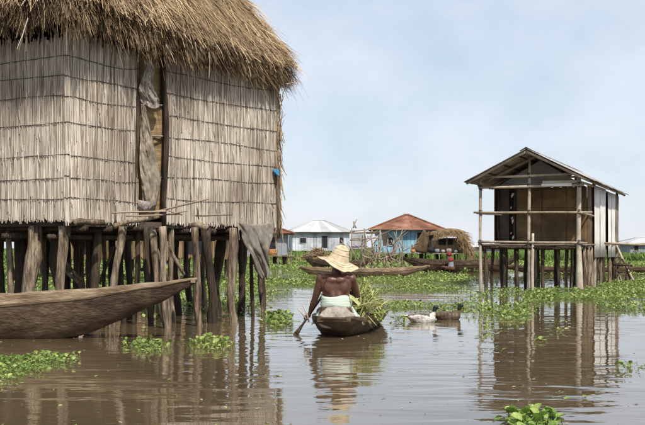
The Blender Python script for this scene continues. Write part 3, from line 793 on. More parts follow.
# ================================================================== PEOPLE
def loft(rings, n=14):
    """rings: (centre, half width x, half depth y, tangent or None)"""
    vs, fs = [], []
    for (c, w, d) in rings:
        for k in range(n):
            th = 2 * math.pi * k / n
            vs.append(Vector(c) + Vector((math.cos(th) * w, math.sin(th) * d, 0)))
    for i in range(len(rings) - 1):
        for k in range(n):
            k2 = (k + 1) % n
            fs.append((i * n + k, i * n + k2, (i + 1) * n + k2, (i + 1) * n + k))
    fs.append(tuple(range(n - 1, -1, -1))); fs.append(tuple((len(rings) - 1) * n + k for k in range(n)))
    return vs, fs
def ball(c, r, n=10):
    rx, ry, rz = (r, r, r) if not hasattr(r, '__len__') else r
    rings = []
    for i in range(n + 1):
        a = -math.pi / 2 + math.pi * (i + .02) / (n + .04)
        rings.append((Vector(c) + Vector((0, 0, math.sin(a) * rz)), rx * math.cos(a), ry * math.cos(a)))
    return loft(rings, 12)
def person(loc, rz, label, arms, bow=.0, sx=1.0, fingers=True, voxel=.011, scale=1.0):
    e = empty('person', loc, label, 'person')
    mb = MB()
    T = [(-.03, -.01, .165, .13), (.05, -.005, .185, .142), (.13, 0, .180, .130), (.21, .008, .160, .110), (.29, .014, .152, .100), (.37, .018, .166, .106), (.45, .022, .185, .112),
         (.51, .026, .190, .106), (.555, .032, .172, .090), (.585, .038, .120, .074), (.61, .046, .066, .060), (.65, .06, .053, .055), (.70, .08, .052, .056)]
    mb.add(*loft([(Vector((0, y, z)), w * sx, d) for z, y, w, d in T], 18))
    # shoulder blades and spine furrow sides
    for sg in (-1, 1):
        mb.add(*ball((sg * .088, -.066, .45), (.060, .036, .085)))
        mb.add(*ball((sg * .040, -.080, .27), (.032, .028, .14)))
        mb.add(*ball((sg * .055, -.070, .53), (.07, .035, .045)))
        mb.add(*ball((sg * .10, .0, .575), (.085, .05, .035)))
    # head
    hc = Vector((0, .115, .765))
    mb.add(*ball(hc, (.074, .092, .108), 12)); mb.add(*ball(hc + Vector((0, .03, -.06)), (.055, .065, .055)))
    mb.add(*ball(hc + Vector((0, .10, -.015)), (.016, .022, .026)))
    mb.add(*ball(hc + Vector((0, .09, -.055)), (.026, .014, .011)))
    for sg in (-1, 1):
        mb.add(*ball(hc + Vector((sg * .077, -.005, -.005)), (.012, .02, .03)))
        mb.add(*ball(hc + Vector((sg * .03, .085, .022)), (.016, .012, .009)))
    # arms
    for sh, el, ha, grip in arms:
        sh, el, ha = Vector(sh), Vector(el), Vector(ha)
        mb.add(*ball(sh, (.062, .06, .062)))
        k = [sh, sh.lerp(el, .3), sh.lerp(el, .65), el, el.lerp(ha, .25), el.lerp(ha, .6), ha]
        mb.tube(k, [.056, .053, .046, .040, .043, .036, .026], 12)
        d = (ha - el).normalized(); g = Vector(grip).normalized()
        side = g.cross(d).normalized() if abs(g.dot(d)) < .95 else Vector((1, 0, 0))
        palm = ha + d * .045
        mb.tube([ha, ha + d * .03, palm + d * .015, palm + d * .035], [.026, .034, .038, .030], 10, flat=.6)
        if fingers:
            fl = [.062, .072, .068, .054]
            for q in range(4):
                b0 = palm + d * .028 + g * ((q - 1.5) * .019)
                f1 = b0 + d * fl[q] * .5 + side * .012; f2 = f1 + side * fl[q] * .40 - d * .004; f3 = f2 - d * fl[q] * .35 + side * .004
                mb.tube([b0, f1, f2, f3], [.0105, .010, .009, .0075], 8)
            t0 = palm - d * .015 - g * .036
            mb.tube([t0, t0 + side * .028 - g * .012, t0 + side * .05 + d * .012], [.013, .0115, .009], 8)
    # legs folded in the boat
    for sg in (-1, 1):
        hip = Vector((sg * .09, .03, .03)); kn = Vector((sg * .21, .42, .13)); an_ = Vector((sg * .10, .56, -.08)); to = Vector((sg * .12, .72, -.10))
        mb.tube([hip, hip.lerp(kn, .5), kn], [.095, .085, .060], 12)
        mb.tube([kn, kn.lerp(an_, .4), an_], [.058, .054, .036], 12)
        mb.tube([an_, an_.lerp(to, .5), to], [.038, .04, .026], 10)
    M = Matrix.Translation(loc) @ Matrix.Rotation(rz, 4, 'Z') @ Matrix.Scale(scale, 4)
    vs = [M @ Vector(v) for v in mb.v]
    hm = M @ hc
    Mi = M.inverted()
    def pick(c):
        q = Mi @ Vector(c) - hc
        return 1 if (q.z > .03 and q.y < .07) or (q.y < -.03 and q.z > -.045) else 0
    remeshed('body', vs, mb.f, [M_skin, M_hair], e, voxel * scale, 5, pick)
    return e, M

man_loc = (0.165, 13.32, .13)
LH = Vector((-.345, .15, .085)); BL = Vector((-.53, -.01, -.19)); UP = LH + (LH - BL) * 1.72
RHd = LH + (LH - BL) * 1.5
man, MM = person(man_loc, R(-3), 'bare-backed person in a wide straw hat paddling the small canoe', [((-.185, .035, .545), (-.262, .075, .295), tuple(LH - (LH - Vector((-.262, .075, .295))).normalized() * .06), (UP - LH)),
              ((.185, .035, .545), (.255, .17, .33), tuple(RHd + Vector((.06, -.02, -.02))), (UP - LH))])
def band(name, rings, m, parent, M, n=28, ruff=.006, thick=.008, seed=0):
    """a closed band of cloth round the body"""
    vs, fs = [], []
    for j, (z, y, w, d) in enumerate(rings):
        for k in range(n):
            th = 2 * math.pi * k / n
            q = 1 + ruff * 8 * math.sin(th * 7 + j * .8 + seed) * .12 + ruff * math.sin(th * 13 + j) + ruff * 5 * mnoise.noise(Vector((math.cos(th) * 4, math.sin(th) * 4, z * 28 + th * 1.5)))
            vs.append(M @ Vector((math.cos(th) * w * q, y + math.sin(th) * d * q, z + .012 * math.sin(th * 3 + j * .5 + seed))))
    for i in range(len(rings) - 1):
        for k in range(n):
            k2 = (k + 1) % n; fs.append((i * n + k, i * n + k2, (i + 1) * n + k2, (i + 1) * n + k))
    o = link(name, vs, fs, m, parent, smooth=True)
    md = o.modifiers.new('thick', 'SOLIDIFY'); md.thickness = thick; md.offset = 1
    return o
band('waist_cloth', [(.205, .008, .172, .124), (.218, .008, .184, .136), (.232, .008, .180, .132), (.246, .010, .186, .138), (.262, .010, .177, .129), (.278, .012, .182, .134), (.292, .012, .174, .126), (.308, .013, .178, .129), (.322, .013, .172, .122), (.335, .014, .170, .118)], M_stripe, man, MM)
band('wrap_skirt', [(-.05, .02, .215, .19), (0, .01, .22, .185), (.06, .0, .212, .17), (.12, 0, .198, .152), (.17, .004, .186, .138), (.215, .006, .176, .126)], M_wrapbrown, man, MM, seed=2)
# cloth tail of the waist cloth on the right hip and at the left
for (x0, y0, z0, dx, ln) in ((.19, -.13, .20, .055, .15), (-.17, .03, .20, -.055, .20)):
    g = []
    for j in range(9):
        t = j / 8; row = []
        for i in range(9):
            u = i / 8
            row.append(MM @ Vector((x0 + dx * math.sin(t * 1.4) * (1 + .3 * u) + (.02 + .075 * t) * (u - .3) * (1 if x0 > 0 else -1), y0 - .055 * t + .05 * u + .018 * math.sin(u * 11 + t * 3), z0 - ln * t + .02 * math.sin(u * 4))))
        g.append(row)
    o = sheet('cloth_tail', g, M_stripe, None, None, .006, man)
# straw hat
def straw_hat(parent, M, ctr, tilt_x, tilt_y, rb=.225):
    T = M @ Matrix.Translation(ctr) @ Matrix.Rotation(tilt_x, 4, 'X') @ Matrix.Rotation(tilt_y, 4, 'Y')
    prof = [(.0, .196), (.026, .193), (.052, .180), (.078, .152), (.098, .108), (.112, .060), (.119, .026), (.127, .006), (.135, -.002), (.165, -.010), (.195, -.020), (rb, -.034), (rb + .004, -.042)]
    vs, fs, tt = [], [], []
    n = 44
    for j, (r, z) in enumerate(prof):
        for k in range(n):
            th = 2 * math.pi * k / n
            rag = (random.uniform(-.012, .010) if j >= len(prof) - 2 else 0)
            wv = (r / rb) ** 2 * (.020 * math.sin(th * 2 + .7) + .012 * math.sin(th * 3 + 2) + .010 * mnoise.noise(Vector((math.cos(th) * 3, math.sin(th) * 3, r * 12)))) if r > .11 else .008 * math.sin(th * 4 + j) * (r > .01)
            rr = (r + rag) * (1 + .05 * math.sin(th * 2 + 1))
            vs.append(T @ Vector((math.cos(th) * rr, math.sin(th) * rr, z + wv))); tt.append(.35 + .5 * ((j % 2)) + random.uniform(-.15, .15))
    for j in range(len(prof) - 1):
        for k in range(n):
            k2 = (k + 1) % n; fs.append((j * n + k, (j + 1) * n + k, (j + 1) * n + k2, j * n + k2))
    o = link('straw_hat', vs, fs, M_straw, parent, smooth=True, tint=tt)
    md = o.modifiers.new('thick', 'SOLIDIFY'); md.thickness = .006
    # woven coils standing proud
    for (r, z) in ((.150, -.004), (.185, -.015), (.215, -.027), (.106, .086), (.082, .148)):
        pts = []
        for k in range(37):
            th = 2 * math.pi * k / 36
            wv = (r / rb) ** 2 * (.020 * math.sin(th * 2 + .7) + .012 * math.sin(th * 3 + 2)) if r > .11 else 0
            rr = r * (1 + .05 * math.sin(th * 2 + 1))
            pts.append(T @ Vector((math.cos(th) * rr, math.sin(th) * rr, z + wv + .004)))
        vs, fs = tube(pts, .0026, 5); link('woven_coil', vs, fs, M_straw, o, smooth=True, tint=[.8] * len(vs))
    return o
straw_hat(man, MM, Vector((.025, .085, .765)), R(9), R(18), .245)

# paddle, in the left hand
pd = empty('paddle', MM @ BL, 'grey wooden paddle dipped in the water at the side of the small canoe', 'paddle')
vs, fs = tube([MM @ (LH.lerp(BL, .45)), MM @ LH, MM @ UP], [.014, .015, .014], 8); link('shaft', vs, fs, M_logdark, pd, smooth=True)
ax = (BL - LH).normalized(); sd_ = ax.cross(Vector((0, 1, 0))).normalized(); nn_ = ax.cross(sd_).normalized()
vs, fs = [], []
ringsb = [(.0, .016, .014), (.06, .022, .012), (.14, .032, .010), (.24, .036, .008), (.32, .028, .006), (.35, .010, .004)]
p0 = LH.lerp(BL, .40)
for (q, w, d) in ringsb:
    for k in range(10):
        th = 2 * math.pi * k / 10
        vs.append(MM @ (p0 + ax * q + sd_ * (math.cos(th) * w) + nn_ * (math.sin(th) * d)))
for i in range(len(ringsb) - 1):
    for k in range(10):
        k2 = (k + 1) % 10; fs.append((i * 10 + k, i * 10 + k2, (i + 1) * 10 + k2, (i + 1) * 10 + k))
fs.append(tuple(range(9, -1, -1))); fs.append(tuple(50 + k for k in range(10)))
link('blade', vs, fs, M_logdark, pd, smooth=True)

# sack in the stern
mb = MB(); 
mb.add(*ball((.165, 13.06, .235), (.20, .13, .125), 12)); mb.add(*ball((.06, 13.03, .20), (.13, .12, .10))); mb.add(*ball((.28, 13.03, .20), (.13, .12, .10))); mb.add(*ball((.15, 12.93, .15), (.2, .08, .05)))
sk = remeshed('sack', mb.v, mb.f, M_sack, None, .014, 4, origin=(.165, 13.03, .05))
sk['label'] = 'grey brown sack lying in the stern of the small canoe'; sk['category'] = 'sack'
for v in sk.data.vertices: v.co += Vector((0, 0, .012 * mnoise.noise(v.co * 22)))

# cut plants heaped in the canoe, right of and before the paddler
ct = empty('cut_plants', (.45, 13.9, .15), 'heap of yellow green cut leaves and stems in the small canoe', 'plants')
tv = [(-.5, 0, 0), (-.5, .35, .02), (-.42, .7, .04), (0, 1, .0), (.42, .7, .04), (.5, .35, .02), (.5, 0, 0), (0, .0, -.1), (0, .5, -.12)]
tf = [(0, 1, 8, 7), (1, 2, 8), (2, 3, 8), (3, 4, 8), (4, 5, 8), (5, 6, 7, 8)]
N = 1100
cc = np.stack([rng.normal(.53, .09, N), rng.normal(13.95, .28, N), np.abs(rng.normal(.0, .17, N)) + .17], 1)
cc[:, 2] = np.minimum(cc[:, 2], .64 - np.abs(cc[:, 0] - .53) * 1.6)
lsz = rng.uniform(.06, .19, N)
scatter('leaves', tv, tf, cc, rotmats(rng.uniform(0, 6.28, N), rng.uniform(-.9, 1.2, N), rng.normal(0, .5, N), np.stack([lsz * rng.uniform(.12, .27, N), lsz, lsz * .3], 1)), np.clip(rng.normal(.5, .34, N), 0, 1), M_cutleaf, ct, kind='stuff')
N = 120
mb = MB()
for k in range(N):
    a = Vector((random.gauss(.48, .09), random.gauss(13.85, .25), random.uniform(.18, .42)))
    d = Vector((random.gauss(.25, .35), random.gauss(-.05, .4), random.uniform(.1, .9))).normalized()
    l = random.uniform(.12, .34)
    mb.tube([a, a + d * l * .5 + Vector((0, 0, .01)), a + d * l], [.006, .005, .003], 4, random.uniform(.4, 1))
mb.build('stems', M_cutleaf, ct, kind='stuff')
for (x, y, z, dx, dy, dz, r) in ((.52, 13.5, .23, .19, -.05, .20, .010), (.50, 13.45, .2, .17, -.1, .12, .009), (.48, 13.6, .3, .12, 0, .26, .008)):
    vs, fs = tube([(x, y, z), (x + dx, y + dy, z + dz)], [r, r * .7], 6); link('stem', vs, fs, M_pole, ct)
for (x0, y0, x1, y1, Y, lab) in ((297.5, 308, 306, 319, 13.2, 'short dark stick standing against the left side of the small canoe'), (303, 305, 309, 322, 13.1, 'short pale stick standing inside the left side of the small canoe')):
    vs, fs = tube([P(x0, y0, Y), P((x0 + x1) / 2 + .5, (y0 + y1) / 2, Y), P(x1, y1, Y)], [.008, .010, .011], 6)
    link('stick', vs, fs, M_pole, label=lab, cat='stick', smooth=True)

# person in the red top
ploc = P(451, 250, 48.6); ploc.z = .12
rp, RM = person(ploc, R(60), 'person in a red headscarf sitting low in the dark canoe', [((-.185, .035, .545), (-.26, .12, .32), (-.08, .30, .22), (1, 0, .2)), ((.185, .035, .545), (.26, .12, .32), (.08, .32, .20), (1, 0, .2))], fingers=True, voxel=.016, scale=.85)
band('shawl', [(.40, .02, .205, .14), (.46, .022, .215, .145), (.52, .026, .212, .135), (.57, .034, .18, .11), (.61, .045, .11, .085)], M_red, rp, RM, ruff=.006)
band('headscarf', [(.70, .09, .088, .095), (.75, .10, .100, .112), (.80, .10, .098, .118), (.85, .10, .078, .098), (.885, .10, .040, .055), (.895, .10, .008, .01)], M_red, rp, RM, ruff=.006)
band('shirt', [(.06, .0, .205, .165), (.15, .0, .195, .15), (.29, .014, .18, .125), (.40, .02, .195, .13), (.43, .02, .20, .132)], M_paleblue, rp, RM, ruff=.005)
band('skirt', [(-.06, .1, .22, .28), (.02, .1, .24, .30), (.09, .06, .22, .25), (.14, .0, .20, .16)], M_wrapbrown, rp, RM, seed=4)

# straw heap in the short canoe behind the hat
def strawheap(name, label, ctr, size, n, seed):
    r = random.Random(seed); mb = MB()
    for k in range(n):
        u = Vector((r.gauss(0, .42), r.gauss(0, .42), 0))
        z = max(0, (1 - u.length * .9)) * r.uniform(.2, 1)
        a = Vector(ctr) + Vector((u.x * size[0], u.y * size[1], z * size[2]))
        d = Vector((r.gauss(0, 1), r.gauss(0, .6), r.gauss(0, .35))).normalized() * r.uniform(.1, .35)
        mb.tube([a - d, a + Vector((0, 0, .02)), a + d], [.012, .014, .008], 4, r.uniform(.3, 1))
    return mb.build(name, M_thatch_dry, kind=None, label=label, cat='straw', origin=Vector(ctr))
strawheap('straw_heap', 'heap of golden straw piled in the short canoe behind the hat', P(310, 250, 52.1).xy.to_3d() + Vector((.35, 0, .52)), (.75, .3, .55), 420, 4)

# ================================================================== DUCKS
def duck(loc, rz, label, body_m, pickf):
    e = empty('duck', loc, label, 'duck', 'ducks swimming behind the paddled canoe')
    M = Matrix.Translation(loc) @ Matrix.Rotation(rz, 4, 'Z')
    mb = MB()
    B = [(-.27, .105, .012, .010), (-.22, .095, .045, .022), (-.16, .070, .080, .055), (-.08, .055, .100, .080), (.0, .050, .105, .088), (.08, .052, .092, .082), (.14, .060, .068, .065), (.18, .075, .035, .035)]
    vs, fs = [], []
    for (x, z, w, h) in B:
        for k in range(14):
            th = 2 * math.pi * k / 14; vs.append(Vector((x, math.cos(th) * w, z + math.sin(th) * h)))
    for i in range(len(B) - 1):
        for k in range(14):
            k2 = (k + 1) % 14; fs.append((i * 14 + k, i * 14 + k2, (i + 1) * 14 + k2, (i + 1) * 14 + k))
    fs.append(tuple(range(13, -1, -1))); fs.append(tuple((len(B) - 1) * 14 + k for k in range(14)))
    mb.add(vs, fs)
    mb.tube([(.11, 0, .08), (.155, 0, .125), (.165, 0, .175), (.175, 0, .205)], [.052, .040, .033, .030], 10)
    mb.add(*ball((.188, 0, .222), (.045, .034, .034)))
    for sg in (-1, 1):
        mb.add(*ball((-.06, sg * .085, .085), (.13, .024, .045)))
    body = remeshed('body', [M @ Vector(v) for v in mb.v], mb.f, body_m, e, .009, 3, lambda c: pickf(M.inverted() @ Vector(c)))
    vs, fs = tube([M @ Vector((.222, 0, .218)), M @ Vector((.25, 0, .208)), M @ Vector((.278, 0, .204))], [.018, .017, .012], 10, flat=.5)
    link('bill', vs, fs, M_bill, e, smooth=True)
    for sg in (-1, 1):
        vs, fs = ball(M @ Vector((.205, sg * .030, .232)), .006, 6); link('eye', vs, fs, M_darkopen, e, smooth=True)
    return e
def pk1(q):
    if q.z > .165 and q.x > .1: return 2
    if q.z > .085 + .025 * math.sin(q.x * 30) and -.21 < q.x < .10 and abs(q.y) < .095: return 1
    if q.x < -.2 and q.z < .1: return 1
    return 0
def pk2(q):
    return 2 if (q.z > .15 and q.x > .1) else 1
d1 = W(424, 322); d2 = W(450, 320.5)
duck((d1.x - .02, d1.y, -.015), R(-6), 'white and brown duck with dark head swimming in front', [M_duckwhite, M_duckbrown, M_duckhead], pk1)
duck((d2.x, d2.y + .25, -.015), R(-14), 'dark brown duck swimming ahead of the white and brown one', [M_duckwhite, M_duckbrown, M_duckhead], pk2)

# ================================================================== OPEN-FRONTED STILT HUT (right)
FL = Vector((4.07, 28.3, 0)); FR = Vector((6.40, 27.39, 0))
u2 = (FR - FL).normalized(); v2 = Vector((-u2.y, u2.x, 0)); WD = (FR - FL).length; DP = 8.0
if v2.y < 0: v2 = -v2
rz2 = math.atan2(u2.y, u2.x)
h2 = empty('stilt_hut', FL + u2 * WD / 2 + v2 * DP / 2, 'open-fronted stilt hut with tin gable roof and white side sheets', 'hut')
def H(u, v, z): return FL + u2 * u + v2 * v + Vector((0, 0, z))
# corner and middle posts
for (u, v, r, zt) in ((0, 0, .034, 2.86), (WD * .5, 0, .034, 3.42), (WD, 0, .046, 2.86), (0.02, 2.6, .045, 2.86), (0, DP, .045, 2.86), (WD, 2.6, .045, 2.86), (WD, DP, .045, 2.86), (WD * .5, DP, .045, 3.4), (WD * .5 + .1, -.03, .035, 1.42)):
    thick = r * (1.9 if (u == WD and v == 0) else 1.35)
    pole('post', H(u, v, -.4), H(u + random.uniform(-.03, .03), v, zt), thick, r, M_pole, h2, n=9, wob=.22)
# stilts below the floor
for (u, v, r, dark) in ((.08, .1, .05, 1), (.25, .35, .04, 1), (.55, .2, .04, 1), (.7, 1.2, .05, 0), (.92, .15, .045, 1), (1.05, 1.6, .04, 1), (1.26, .6, .05, 0), (1.55, .25, .05, 1), (1.7, 1.3, .045, 1), (1.9, .5, .04, 0), (2.15, .3, .045, 1), (2.3, .9, .06, 1),
                        (WD, .7, .05, 0), (WD, 1.5, .055, 0), (WD, 2.1, .06, 0), (WD, 3.3, .06, 1), (WD, 4.1, .055, 0), (WD, 4.8, .06, 1), (WD, 5.9, .06, 0), (WD, 7.0, .06, 1), (WD, 7.9, .06, 0), (1.5, 6, .05, 1), (.3, 6.5, .05, 1), (1.5, 3, .05, 1), (.6, 3, .05, 1), (.1, 2, .05, 1), (.1, 4, .05, 1), (1.2, 4.5, .05, 1), (2, 3.9, .05, 1), (.35, 1.5, .035, 0), (2.0, 2.1, .04, 0)):
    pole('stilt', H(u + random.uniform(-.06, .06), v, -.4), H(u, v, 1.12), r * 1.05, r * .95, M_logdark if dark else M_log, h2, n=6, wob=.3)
# rails and beams on the front
pole('rail', H(-.18, -.05, 1.97), H(WD + .32, -.05, 1.93), .028, .024, M_pole, h2, n=8, wob=.4)
pole('rail', H(-.10, -.04, 1.94), H(.55, -.02, 1.90), .02, .016, M_pole, h2, n=5)
pole('rail', H(-.06, -.055, 1.20), H(WD + .2, -.055, 1.18), .03, .028, M_pole, h2, n=8, wob=.3)
pole('tie_beam', H(-.05, -.05, 2.60), H(WD + .12, -.05, 2.62), .034, .032, M_pole, h2, n=7, wob=.25)
pole('tie_beam', H(.12, -.05, 2.86), H(WD - .1, -.04, 2.90), .03, .03, M_pole, h2, n=7, wob=.2)
vs, fs = box(H(1.95, -.09, 2.63), (.75, .03, .07), rz2); link('plank', vs, fs, M_white, h2)
vs, fs = box(H(1.95, .5, 2.74), (.9, .03, .06), rz2); link('plank', vs, fs, M_white, h2)
vs, fs = box(H(2.0, .55, 2.86), (.8, .03, .05), rz2); link('plank', vs, fs, M_plank, h2)
pole('wall_plate', H(0, 0, 2.70), H(0, DP, 2.70), .035, .03, M_pole, h2)
pole('wall_plate', H(WD, 0, 2.70), H(WD, DP, 2.70), .035, .03, M_pole, h2)
pole('side_rail', H(WD + .05, -.1, 1.93), H(WD + .05, 2.6, 1.90), .025, .02, M_pole, h2)
# rope lashings where rails cross the posts
for (u, z, r) in ((0, 1.96, .05), (WD * .5, 1.95, .05), (WD, 1.94, .062), (0, 2.60, .05), (WD * .5, 2.61, .05), (WD, 2.62, .062), (0, 1.19, .055), (WD * .5, 1.19, .055), (WD, 1.18, .07), (WD * .5, 2.88, .05)):
    pts = []
    for k in range(17):
        th = k * 2.3; pts.append(H(u + math.cos(th) * r, -.025 + math.sin(th) * (r + .035), z + (k - 8) * .0085))
    vs, fs = tube(pts, .009, 5); link('lashing', vs, fs, M_twine, h2, smooth=True)
# floor of planks
npl = 20
for k in range(npl):
    v = .02 + (k + .5) * DP / npl * 1.0
    vs, fs = box(H(WD / 2 + random.uniform(-.03, .03), v, 1.14 + random.uniform(-.006, .006)), (WD + .16, DP / npl - .03, .035), rz2)
    link('floor_plank', vs, fs, M_plank, h2)
for k in range(7):
    pole('floor_bearer', H(-.05, .1 + k * 1.2, 1.06), H(WD + .05, .1 + k * 1.2, 1.06), .05, .045, M_log, h2, n=5)
for k in range(9):
    u = random.uniform(.1, 2.4); pole('bearer_end', H(u - .2, -.02 - .03 * random.random(), 1.08 + random.uniform(-.03, .02)), H(u + .35, .0, 1.07), .03, .025, M_logdark, h2, n=4, sides=6)
# mat wall set back from the front, in strips with seams, and a darker leaf at its left end
def mat_wall(u0, u1, v, z0, z1, m, bulge, seed):
    g = []
    for j in range(13):
        row = []
        for i in range(13):
            a, b = i / 12, j / 12
            q = .5 * math.sin(a * 7 + seed) * math.sin(b * 5 + seed * 2) + .5 * math.sin(b * 9 + a * 3 + seed)
            row.append(H(u0 + (u1 - u0) * a, v + bulge * q, z0 + (z1 - z0) * b + .01 * math.sin(a * 20 + seed)))
        g.append(row)
    o = sheet('mat_wall', g, m, None, None, .015, h2); return o
mat_wall(.62, 1.30, 1.45, 1.17, 2.66, M_brownmat, .02, 1)
mat_wall(1.28, 1.98, 1.46, 1.17, 2.66, M_brownmat, .025, 2.4)
mat_wall(1.96, WD - .02, 1.45, 1.17, 2.66, M_brownmat, .02, 4)
mat_wall(.20, .46, 1.30, 1.17, 2.66, M_darkmat, .015, 6)
pole('wall_stud', H(.20, 1.27, 1.17), H(.20, 1.27, 2.7), .03, .025, M_logdark, h2)
pole('wall_stud', H(.60, 1.40, 1.17), H(.60, 1.40, 2.7), .03, .025, M_logdark, h2)
pole('wall_stud', H(WD - .18, 1.38, 1.17), H(WD - .18, 1.38, 2.7), .05, .05, M_logdark, h2)
vs, fs = box(H(.52, 1.6, 1.9), (.24, .03, 1.5), rz2); link('door_leaf', vs, fs, M_darkopen, h2)
for (z, hh, uu) in ((1.28, .1, .56), (1.42, .05, .5), (1.70, .13, .55), (1.82, .06, .53), (2.1, .05, .5), (2.40, .12, .53), (2.46, .05, .56)):  # white-coloured bits standing in for light showing through the gaps
    vs, fs = tube([H(uu - .02, 1.40, z), H(uu, 1.38, z + hh * .5), H(uu + .015, 1.40, z + hh)], [.012, .03, .012], 6, .3); link('light_gap_bit', vs, fs, M_white, h2)
mat_wall(.0, WD, DP - .04, 1.17, 2.66, M_darkmat, .01, 5)
# gable infill over the mat wall
g0 = [H(.05, 1.5, 2.66), H(WD - .05, 1.5, 2.66), H(WD / 2, 1.5, 3.38)]; g1 = [p + v2 * .02 for p in g0]
link('gable_board', g0 + g1, [(0, 1, 2), (5, 4, 3), (0, 3, 4, 1), (1, 4, 5, 2), (2, 5, 3, 0)], M_greywall, h2)
# corrugated sheets
def corr(name, o0, du, dv, wu, wv, m, parent, waves=6, amp=.012, nrm=None, jitter=0):
    """sheet spanned by du*wu (across the corrugation) and dv*wv"""
    nrm = nrm or du.cross(dv).normalized()
    nx = waves * 4; g = []
    for j in range(5):
        row = []
        for i in range(nx + 1):
            a = i / nx; b = j / 4
            row.append(o0 + du * (wu * a) + dv * (wv * b) + nrm * (amp * math.sin(a * waves * 2 * math.pi) + .01 * jitter * math.sin(a * 3 + b * 4)))
        g.append(row)
    return sheet(name, g, m, None, None, .006, parent)
half = WD / 2 + .34; rise = .80
sl = Vector((half, 0, rise)).length
for sg in (-1, 1):
    dslope = (u2 * (sg * half) + Vector((0, 0, -rise))) / sl
    nr = (u2 * (sg * rise) + Vector((0, 0, half))).normalized()
    nsh = 10; w = (DP + .75) / nsh
    for k in range(nsh):
        o0 = H(WD / 2, -.42 + k * w - .02, 3.53) + nr * (.010 * (k % 2)) + dslope * .01
        corr('roof_sheet', o0, v2, dslope, w + .05, sl + random.uniform(-.02, .04), M_tin, h2, waves=9, amp=.011, nrm=nr)
    # rafters and rake boards at the front edge
    for v, nm, m, r in ((-.36, 'rake_board', M_pole, .038), (.9, 'rafter', M_pole, .035), (2.2, 'rafter', M_pole, .035), (3.6, 'rafter', M_pole, .035), (5.0, 'rafter', M_pole, .035), (6.4, 'rafter', M_pole, .035), (7.8, 'rafter', M_pole, .035)):
        a = H(WD / 2, v, 3.53) - nr * .055; pole(nm, a, a + dslope * (sl - .03), r, r * .9, m, h2, n=6, wob=.15)
    for q in (.3, .75, 1.2):
        a = H(WD / 2, -.36, 3.53) - nr * .03 + dslope * q; pole('purlin', a, a + v2 * (DP + .6), .02, .02, M_logdark, h2, n=5)
pole('ridge_pole', H(WD / 2, -.38, 3.44), H(WD / 2, DP + .3, 3.44), .04, .035, M_pole, h2)
# ridge cap
for k in range(4):
    a0 = -.44 + k * 2.18
    vs = []
    for v in (a0, a0 + 2.25):
        for (u, z) in ((-.17, 3.47), (0, 3.565), (.17, 3.47)): vs.append(H(WD / 2 + u, v, z + .012 + .004 * k))
    o = link('ridge_cap', vs, [(0, 1, 4, 3), (1, 2, 5, 4)], M_tin, h2); md = o.modifiers.new('t', 'SOLIDIFY'); md.thickness = .006
# white sheets on the right side
for (v0, v1, z0, z1, m) in ((2.26, 4.57, .80, 2.74, M_white), (5.25, 6.98, .78, 2.70, M_white), (7.15, 7.95, .95, 2.68, M_log)):
    n = 2 if v1 - v0 > 1.2 else 1
    for k in range(n):
        w = (v1 - v0) / n
        corr('side_sheet', H(WD + .07 + .012 * k, v0 + w * k, z0), v2, Vector((0, 0, 1)), w + .02, z1 - z0, m, h2, waves=5, amp=.006, nrm=u2, jitter=.7)
mat_side = [H(WD, 1.5, 1.17), H(WD, DP, 1.17), H(WD, DP, 2.7), H(WD, 1.5, 2.7)]; mat_side += [p - u2 * .02 for p in mat_side]
link('side_backing', mat_side, [(0, 1, 2, 3), (7, 6, 5, 4), (0, 4, 5, 1), (1, 5, 6, 2), (2, 6, 7, 3), (3, 7, 4, 0)], M_brownmat, h2)
mat_l = [H(0.02, 1.5, 1.17), H(0.02, DP, 1.17), H(0.02, DP, 2.7), H(0.02, 1.5, 2.7)]; mat_l += [p + u2 * .02 for p in mat_l]
link('side_backing', mat_l, [(0, 1, 2, 3), (7, 6, 5, 4), (0, 4, 5, 1), (1, 5, 6, 2), (2, 6, 7, 3), (3, 7, 4, 0)], M_brownmat, h2)
# long pole running from the hut to the right, ladder leaning behind
pole('long_pole', P(604, 243, 30.2), P(690, 246, 29.5), .035, .03, M_pole, None, n=8, wob=.3, label='long horizontal pole running out from the side of the open-fronted hut', cat='pole')
ld = empty('ladder', W(637, 281), 'leaning pole ladder beside the white side sheets of the hut', 'ladder')
a0, a1 = P(637, 279, 33), P(609, 230, 34.2); b0, b1 = P(622, 276, 34.6), P(602, 236, 35.2)
a0.z = -.1; b0.z = -.1
pole('ladder_rail', a0, a1, .035, .03, M_pole, ld); pole('ladder_rail', b0, b1, .035, .03, M_pole, ld)
for t in (.2, .36, .52, .68, .84): pole('rung', a0.lerp(a1, t), b0.lerp(b1, t), .025, .022, M_pole, ld, n=4)
fr = empty('trestle', W(619, 284), 'low crooked trestle of short poles behind the right mat of plants', 'trestle')
for (x0, y0, x1, y1) in ((615, 278, 621, 260), (631, 279, 622, 259), (614, 264, 632, 266), (618, 272, 630, 272), (626, 280, 629, 262)):
    pole('trestle_pole', P(x0, y0, 31.5), P(x1, y1, 31.7), .035, .03, M_logdark, fr, n=4)

